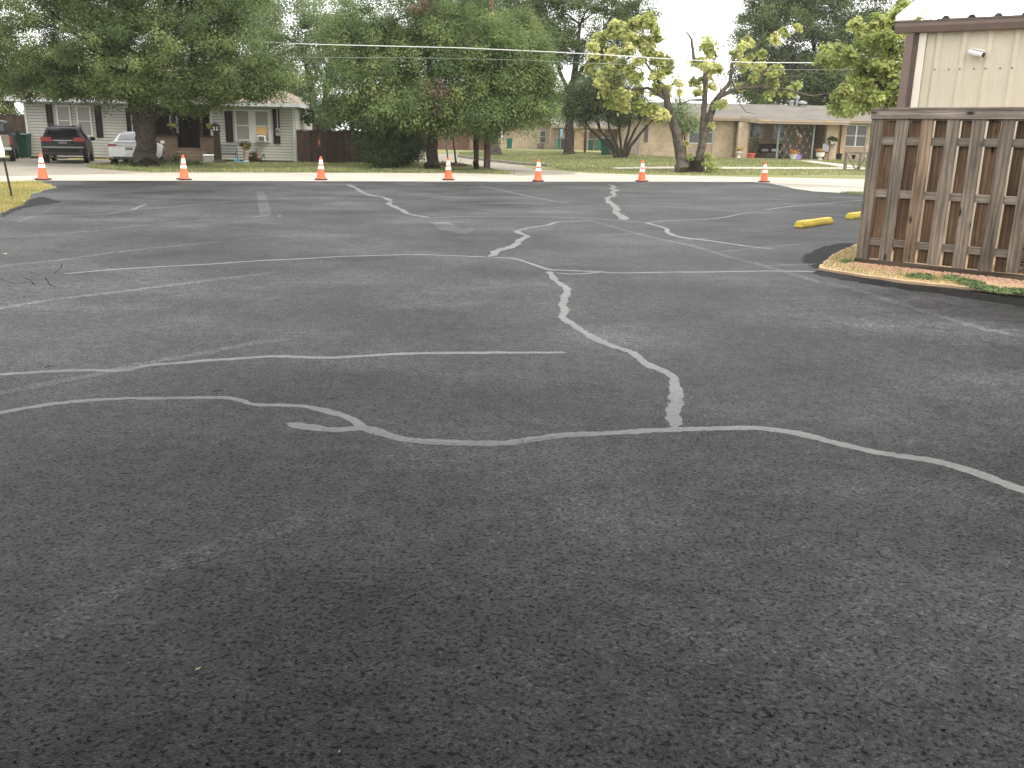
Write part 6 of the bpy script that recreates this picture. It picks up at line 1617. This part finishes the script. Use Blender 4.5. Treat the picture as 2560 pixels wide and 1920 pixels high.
MB().box(-.16, .16, -.16, .16, .361, .37).build('soil', M_BLACK, BX)
pot('white urn with orange and green flowers right of the trellis', pg(2050, YP - .4), .27, .5, M_POTW, [(L_ELM, .06), (L_FLOW, .16)], prof=[(.2, 0), (.2, .05), (.09, .1), (.12, .16), (.26, .24), (.28, .5), (.25, .5), (.22, .42)], pr=.32, n=11)
pot('pale urn with a yellowed plant left of the first brick pillar', pg(1847, YP + .2), .2, .45, M_POTW, [(L_YEL, .12)], prof=[(.16, 0), (.16, .05), (.08, .1), (.08, .25), (.2, .34), (.22, .45), (.2, .45), (.18, .4)], pr=.2)
pot('black nursery pot beside the second brick pillar', Vector((P(2098, 390, RY + FY + .3).x, RY + FY + .3, RZ + .03)), .2, .42, M_BLACK)
pot('dark pot with a tall leafy plant near the porch left pillar', Vector((P(1888, 390, RY + FY + .3).x, RY + FY + .3, RZ + .03)), .22, .4, M_BIN3, [(L_ELM, .25), (L_DARK, .55), (L_HAZY, .95)], pr=.22, ph=.5)
SHF = pot('shelf fern in a white pot on the second brick pillar', Vector((P(2080, 355, RY + FY - .2).x, RY + FY - .2, P(2080, 360, RY + FY - .2).z)), .13, .24, M_POTW, [(L_DARK, .1)], pr=.3, size=.12, n=22)
MB().box(-.3, .3, -.0, .19, -.05, -.005).build('shelf', M_OLDW, SHF)
# bench on the porch
bx_ = P(1925, 380, RY + .6).x
BN = thing('porch_bench', 'dark porch bench with pale cushions between the pillar and the trellis', 'bench', (bx_, RY + .6, RZ + .03), 0)
MB().box(-.8, .8, -.25, .25, .36, .42).build('seat', M_DKWOOD, BN); MB().box(-.8, .8, .2, .26, .421, .95).build('backrest', M_DKWOOD, BN)
for x in (-.76, .7):
    for y in (-.24, .19): MB().box(x, x + .06, y, y + .05, 0, .359).build('leg', M_DKWOOD, BN)
for x, m_ in ((-.4, M_GREYM), (.3, M_TRIM)): MB().box(x - .25, x + .25, -.2, .1, .421, .62).build('cushion', m_, BN, bevel=.05)
# rocking chair right of the trellis
M_CHAIRW = wood('reddish_chair_wood', (0.16, 0.07, 0.035), (0.3, 0.14, 0.07), (0.42, 0.22, 0.12))
rcx = P(2068, 380, RY + FY - .1).x
RC = thing('rocking_chair', 'reddish wooden rocking chair with a striped cushion before the second pillar', 'chair', (rcx - .25, RY + FY - .35, RZ + .03), R(-25))
MB().box(-.26, .26, -.26, .26, .4, .44).build('seat', M_CHAIRW, RC)
bk = MB().box(-.26, .26, 0, .04, 0, .75).build('backrest', M_DKWOOD, RC); bk.location = (0, .26, .441); bk.rotation_euler = (R(-14), 0, 0)
cq = MB().box(-.22, .22, -.06, -.001, .05, .62).build('cushion', M_GREYM, RC, bevel=.02); cq.location = (0, .26, .441); cq.rotation_euler = (R(-14), 0, 0)
for s in (-1, 1):
    MB().tube([(s * .24, -.5, .07), (s * .24, -.2, .02), (s * .24, .2, .02), (s * .24, .55, .1)], .02, 6).build('rocker', M_CHAIRW, RC)
    for y in (-.22, .22): MB().tube([(s * .24, y, .02), (s * .24, y, .4)], .022, 6).build('leg', M_CHAIRW, RC)
    MB().box(s * .28 - .035, s * .28 + .035, -.28, .27, .62, .65).build('armrest', M_CHAIRW, RC)
    MB().tube([(s * .27, -.24, .44), (s * .27, -.24, .62)], .018, 6).build('arm_support', M_CHAIRW, RC)
# small table with a plant behind the trellis
tx = P(1957, 390, RY + .3).x
TB = thing('plant_stand', 'pale wooden plant stand behind the trellis', 'table', (tx, RY + .3, RZ + .03), 0)
MB().box(-.4, .4, -.2, .2, .5, .54).build('top', M_OLDW, TB)
for x in (-.38, .33):
    for y in (-.18, .13): MB().box(x, x + .05, y, y + .05, 0, .499).build('leg', M_OLDW, TB)
pot('small pot with green leaves on the plant stand', Vector((tx - .1, RY + .3, RZ + .571)), .11, .18, M_TERRA, [(L_CAT2, .12)], pr=.16)
# flower garland on the trellis
gx = P(1992, 350, RY + TY - .1)
GD = thing('flower_garland', 'curved garland of white and orange flowers on the trellis', 'garland', (gx.x, RY + TY - .09, gx.z), 0)
for i, (px, py, m_) in enumerate(((1990, 329, L_WHT), (1996, 336, L_WHT), (2001, 341, L_WHT), (2000, 350, L_FLOW), (1998, 356, L_FLOW), (1987, 343, L_ELM), (1984, 352, L_ELM), (1990, 358, L_ELM), (1986, 336, L_ELM))):
    q = P(px, py, RY + TY - .09); d_ = q - GD.location
    V, F, T2, C2 = leaf_cloud([(d_.x, d_.y, d_.z, .09, .05, .09)], 6, 12, .08, (.05, .09), 1, .2, seed=60 + i)
    o = bpy.data.objects.new('blossom', npmesh('blossom', V, F, m_, T2)); col.objects.link(o); o.parent = GD
MB().tube([P(x, y, RY + TY - .08) - GD.location for x, y in ((1988, 326), (1997, 334), (2003, 344), (1998, 357), (1988, 356), (1984, 344), (1988, 326))], .012, 6).build('vine', M_BARK2, GD)
# service pipes and meter on the left end of the brick house
for px, pyt, w_, lab in ((1597.5, 300, .1, 'conduit'), (1624, 370, .04, 'gas_pipe')):
    x_ = P(px, 380, RY).x - RO.x; MB().tube([(x_, -.08, 0), (x_, -.08, rx(px, pyt)[1])], w_ * .6, 8).build(lab, M_GREYM, H2, True)
MB().box(ex(1610), ex(1620), -.02, -.001, rx(1615, 356)[1], rx(1615, 312)[1]).build('narrow_window', M_GLASSG, H2)

# ------------------------------------------------------------------ clutter before the siding house
def hl(px, py, off):                      # point on the ground in front of the siding house
    d = ray(px, py); o = Vector((0, 0, CAM_H)); t = (HL + hn * -off - o).dot(hn) / d.dot(hn); q = o + d * t; return Vector((q.x, q.y, 0))
hgt = lambda px, py, off: (lambda d: CAM_H + d.z * ((HL + hn * -off - Vector((0, 0, CAM_H))).dot(hn) / d.dot(hn)))(ray(px, py))
lp = hl(546, 406, 1.4); lh = hgt(540, 330, 1.4)
LP = thing('garden_lantern_post', 'tall dark wooden garden post topped by a small house lantern', 'post', lp, hrz)
MB().prism([(-.15, -.13, 0), (.15, -.13, 0), (.12, -.1, lh), (-.12, -.1, lh)], (0, .22, 0)).build('post', M_DKWOOD, LP)
lt2 = MB().box(-.17, .17, -.16, .16, lh + .001, lh + .04).build('lantern_base', M_DKWOOD, LP)
lb = MB().box(-.14, .14, -.13, .13, lh + .041, lh + .27).build('lantern_house', M_DKWOOD, LP)
for a, b in ((-.11, -.03), (.03, .11)):
    for zz_ in (.07, .165): MB().box(a, b, -.137, -.131, lh + zz_, lh + zz_ + .075).build('lantern_window', M_TRIM, lb)
MB().prism([(-.2, -.18, lh + .271), (.2, -.18, lh + .271), (0, -.18, lh + .42)], (0, .36, 0)).build('lantern_roof', M_DKWOOD, LP)
# grey-green metal bench
bp = hl(569, 398, .7)
GB = thing('garden_bench', 'grey-green metal garden bench below the right window', 'bench', bp, hrz)
M_GBENCH = plain('grey_green_metal', (0.11, 0.13, 0.12), 0.5, .2)
for i in range(6): MB().box(-.42, .42, .14 + i * .008, .16 + i * .008, .4 + i * .075, .45 + i * .075).build('back_slat', M_GBENCH, GB)
for i in range(4): MB().box(-.42, .42, -.22 + i * .09, -.15 + i * .09, .34, .36).build('seat_slat', M_GBENCH, GB)
MB().tube([(-.2, .2, .84), (-.1, .2, .93), (0, .2, .84), (.1, .2, .93), (.2, .2, .84)], .012, 6).build('scroll', M_GBENCH, GB)
for s in (-1, 1):
    MB().tube([(s * .42, -.22, 0), (s * .42, -.2, .34)], .02, 6).build('leg', M_GBENCH, GB); MB().tube([(s * .42, .22, 0), (s * .42, .14, .34), (s * .42, .2, .86)], .02, 6).build('leg', M_GBENCH, GB)
    MB().tube([(s * .43, -.22, .34), (s * .43, -.22, .52), (s * .43, .15, .55)], .016, 6).build('armrest', M_GBENCH, GB)
# flower urn, dark planter, rooster
up_ = hl(616, 399, .8)
UR = thing('flower_urn', 'carved stone pedestal urn full of dark leaves and yellow flowers', 'urn', up_, 0)
MB().lathe([(.17, 0), (.17, .06), (.11, .12), (.13, .4), (.16, .52), (.12, .58), (.2, .68), (.19, .68)], 14).build('pedestal', plain('carved_stone', (.36, .3, .24), .8, var=.4, scale=16), UR, True)
for i, (m_, nn, r_) in enumerate(((L_DARK, 26, .24), (L_YEL, 6, .2))):
    V, F, T2, C2 = leaf_cloud([(0, 0, .82, r_, r_, .15)], nn, 24, .075, (.06, .12), .8, .4, seed=70 + i)
    o = bpy.data.objects.new('flowers' if i else 'leaves', npmesh('flowers', V, F, m_, T2)); col.objects.link(o); o.parent = UR
pp = hl(634, 402, .7)
PL = thing('planter_box', 'low dark planter between the stone urn and the rooster', 'planter', pp, hrz)
MB().box(-.2, .16, -.15, .15, 0, .3).build('box', M_SHUT, PL, bevel=.01); MB().box(-.17, .13, -.12, .12, .3005, .31).build('soil', M_BLACK, PL)
V, F, T2, C2 = leaf_cloud([(0, 0, .38, .16, .14, .1)], 14, 22, .07, (.05, .1), .8, .3, seed=80)
o = bpy.data.objects.new('leaves', npmesh('leaves', V, F, L_DARK, T2)); col.objects.link(o); o.parent = PL
ro = hl(648, 403, .8)
M_ROOST = plain('rust_brown_metal', (.16, .075, .045), .6, var=.3, scale=14)
RS = thing('rooster_statue', 'rust-brown metal rooster standing by the house wall', 'statue', ro, 0)
MB().tube([(.14, 0, .26), (.09, 0, .22), (0, 0, .22), (-.06, 0, .27), (-.07, 0, .38), (-.075, 0, .46), (-.1, 0, .5), (-.14, 0, .495)], [.03, .09, .11, .08, .05, .042, .045, .01], 12).build('body', M_ROOST, RS, True)
MB().prism([(-.1, -.006, .53), (-.06, -.006, .56), (-.05, -.006, .6), (-.085, -.006, .58), (-.105, -.006, .6), (-.125, -.006, .56)], (0, .012, 0)).build('comb', M_RED, RS)
for i in range(4): MB().tube([(.1, 0, .25), (.18 + .02 * i, .01 * i, .36 + .03 * i), (.25, .015 * i, .3 - .06 * i)], [.03, .022, .006], 6).build('tail_feather', M_BLACK, RS)
for s in (-1, 1): MB().tube([(0, s * .04, .14), (.0, s * .05, .0), (-.06, s * .06, .005)], .012, 6).build('leg', M_ROOST, RS)
# white cooler, black saucer sled, hoses
cl = hl(524, 408, 1.4)
CO = thing('cooler_box', 'grey cooler with a white lid at the porch steps', 'cooler', cl, hrz)
MB().box(-.24, .24, -.17, .17, 0, .3).build('box', M_GREYM, CO, bevel=.02); MB().box(-.25, .25, -.18, .18, .301, .37).build('lid', M_WHITEP, CO, bevel=.02)
MB().tube([(-.26, 0, .2), (-.29, 0, .26), (.29, 0, .26), (.26, 0, .2)], .012, 6).build('handle', M_WHITEP, CO)
sl = hl(551, 414, 2.2)
SA = MB().lathe([(.02, .0), (.22, .015), (.3, .06), (.31, .075), (.29, .07), (.2, .03)], 20, (0, 0, 0), 1.0, .8).build('black_tray', M_BLACK, None, True); SA.location = sl + Vector((0, 0, .03)); SA.rotation_euler = (R(14), 0, 0)
tag(SA, 'round black plastic tray lying in the grass by the lantern post', 'tray')
M_HOSE = plain('blue_hose', (.1, .33, .48), .5); M_YHOSE = plain('yellow_hose', (.6, .5, .12), .6)
hb = hl(604, 406, 1.2)
HO = MB().tube([(.45 * math.cos(a) * (1 - .03 * a) * .8, .25 * math.sin(a), .03 + .02 * (a / 6.28) + (.16 if 2.2 < a % 6.28 < 3.0 else 0)) for a in np.arange(0, 14, .35)], .022, 6).build('garden_hose', M_HOSE, None, True); HO.location = hb
tag(HO, 'coiled light blue garden hose before the stone urn', 'hose')
p0, p1 = hl(170, 403, .25), hl(280, 404.5, .3)
HY = MB().tube([p0 + (p1 - p0) * t + Vector((0, .12 * math.sin(t * 9), .03 + (.35 * ((t - .85) / .15) ** 2 if t > .85 else 0))) for t in np.linspace(0, 1, 24)], .02, 6).build('garden_hose', M_YHOSE, None, True)
tag(HY, 'yellow garden hose along the wall behind the dark SUV', 'hose')
sh_lab = 'low dark weeds around the foot of the big oak'
tree('weed_clump', 'low dark weeds growing at the foot of the big oak', G(350, 420), [([G(350, 420), G(350, 420) + Vector((0, 0, .2))], [.012, .006])],
     [(*G(335, 419), .6, .4, .22), (*G(400, 416), .5, .4, .3), (*G(445, 412), .8, .5, .45), (*G(480, 415), .6, .4, .25)], L_DARK, M_BARK, 120, 36, .08, limbs=4, seed=90, cat='weeds', limb_r=.008, cr=(.12, .3), shell=.2)

# ------------------------------------------------------------------ litter on the asphalt
M_LEAFY = plain('fallen_yellow_leaf', (.6, .5, .2), .6, var=.2, scale=80); M_LEAFB = plain('fallen_dark_leaf', (.02, .014, .01), .7)
def litter(label, px, py, L, mat, rz, name='fallen_leaf', z=.024):
    p = G(px, py); mb = MB()
    mb.add([(-L, 0, 0), (-.1 * L, .35 * L, .12 * L), (.35 * L, .18 * L, .02 * L), (L, .05 * L, .1 * L), (.2 * L, -.3 * L, .03 * L), (-.2 * L, -.2 * L, .1 * L)], [(0, 1, 5), (1, 2, 4, 5), (2, 3, 4)])
    o = mb.build(name, mat, None, loc=(p.x, p.y, z), rz=rz); tag(o, label, 'leaf')
litter('small curled yellow leaf on the dark asphalt at the lower left', 497, 1690, .011, M_LEAFY, R(55))
litter('dark dry leaf on the asphalt between the stripes at left', 268, 619, .09, M_LEAFB, R(10))
litter('pale dry leaf on the asphalt at the left edge', 14, 640, .05, M_LEAFY, R(0))
litter('tiny pale straw at the bottom edge of the asphalt', 849, 1899, .006, M_LEAFY, R(85))
litter('small pale leaf on the asphalt left of the faded arrow', 700, 544, .06, M_LEAFY, R(5))
for px, py, L, lab, rz in ((1918, 1795, .02, 'short dark twig on the asphalt near the bottom right', 1.9), (545, 999, .03, 'short dark twig on the long pale crack line at left', .5), (127, 937, .03, 'dark crumb of bark on the upper pale crack line at far left', .2)):
    p = G(px, py); o = MB().tube([(-L, 0, 0), (-.2 * L, .15 * L, .1 * L), (L, -.1 * L, .05 * L)], [.0022, .003, .0015], 5).build('twig', M_LEAFB, None, loc=(p.x, p.y, .05 if py < 1010 else .0225), rz=rz); tag(o, lab, 'twig')

# ------------------------------------------------------------------ thin haze volume, added to lift the darks like lens glare
hm = bpy.data.materials.new('veil_haze'); hm.use_nodes = True
hn_ = hm.node_tree.nodes; hn_.remove(hn_['Principled BSDF'])
pv = hn_.new('ShaderNodeVolumePrincipled'); pv.inputs['Color'].default_value = (0.98, 0.98, 0.97, 1); pv.inputs['Density'].default_value = 0.00036
hm.node_tree.links.new(pv.outputs[0], hn_['Material Output'].inputs['Volume'])
hz = MB().box(-240, 240, -44, 440, -1.2, 24).build('haze', hm); hz['kind'] = 'stuff'
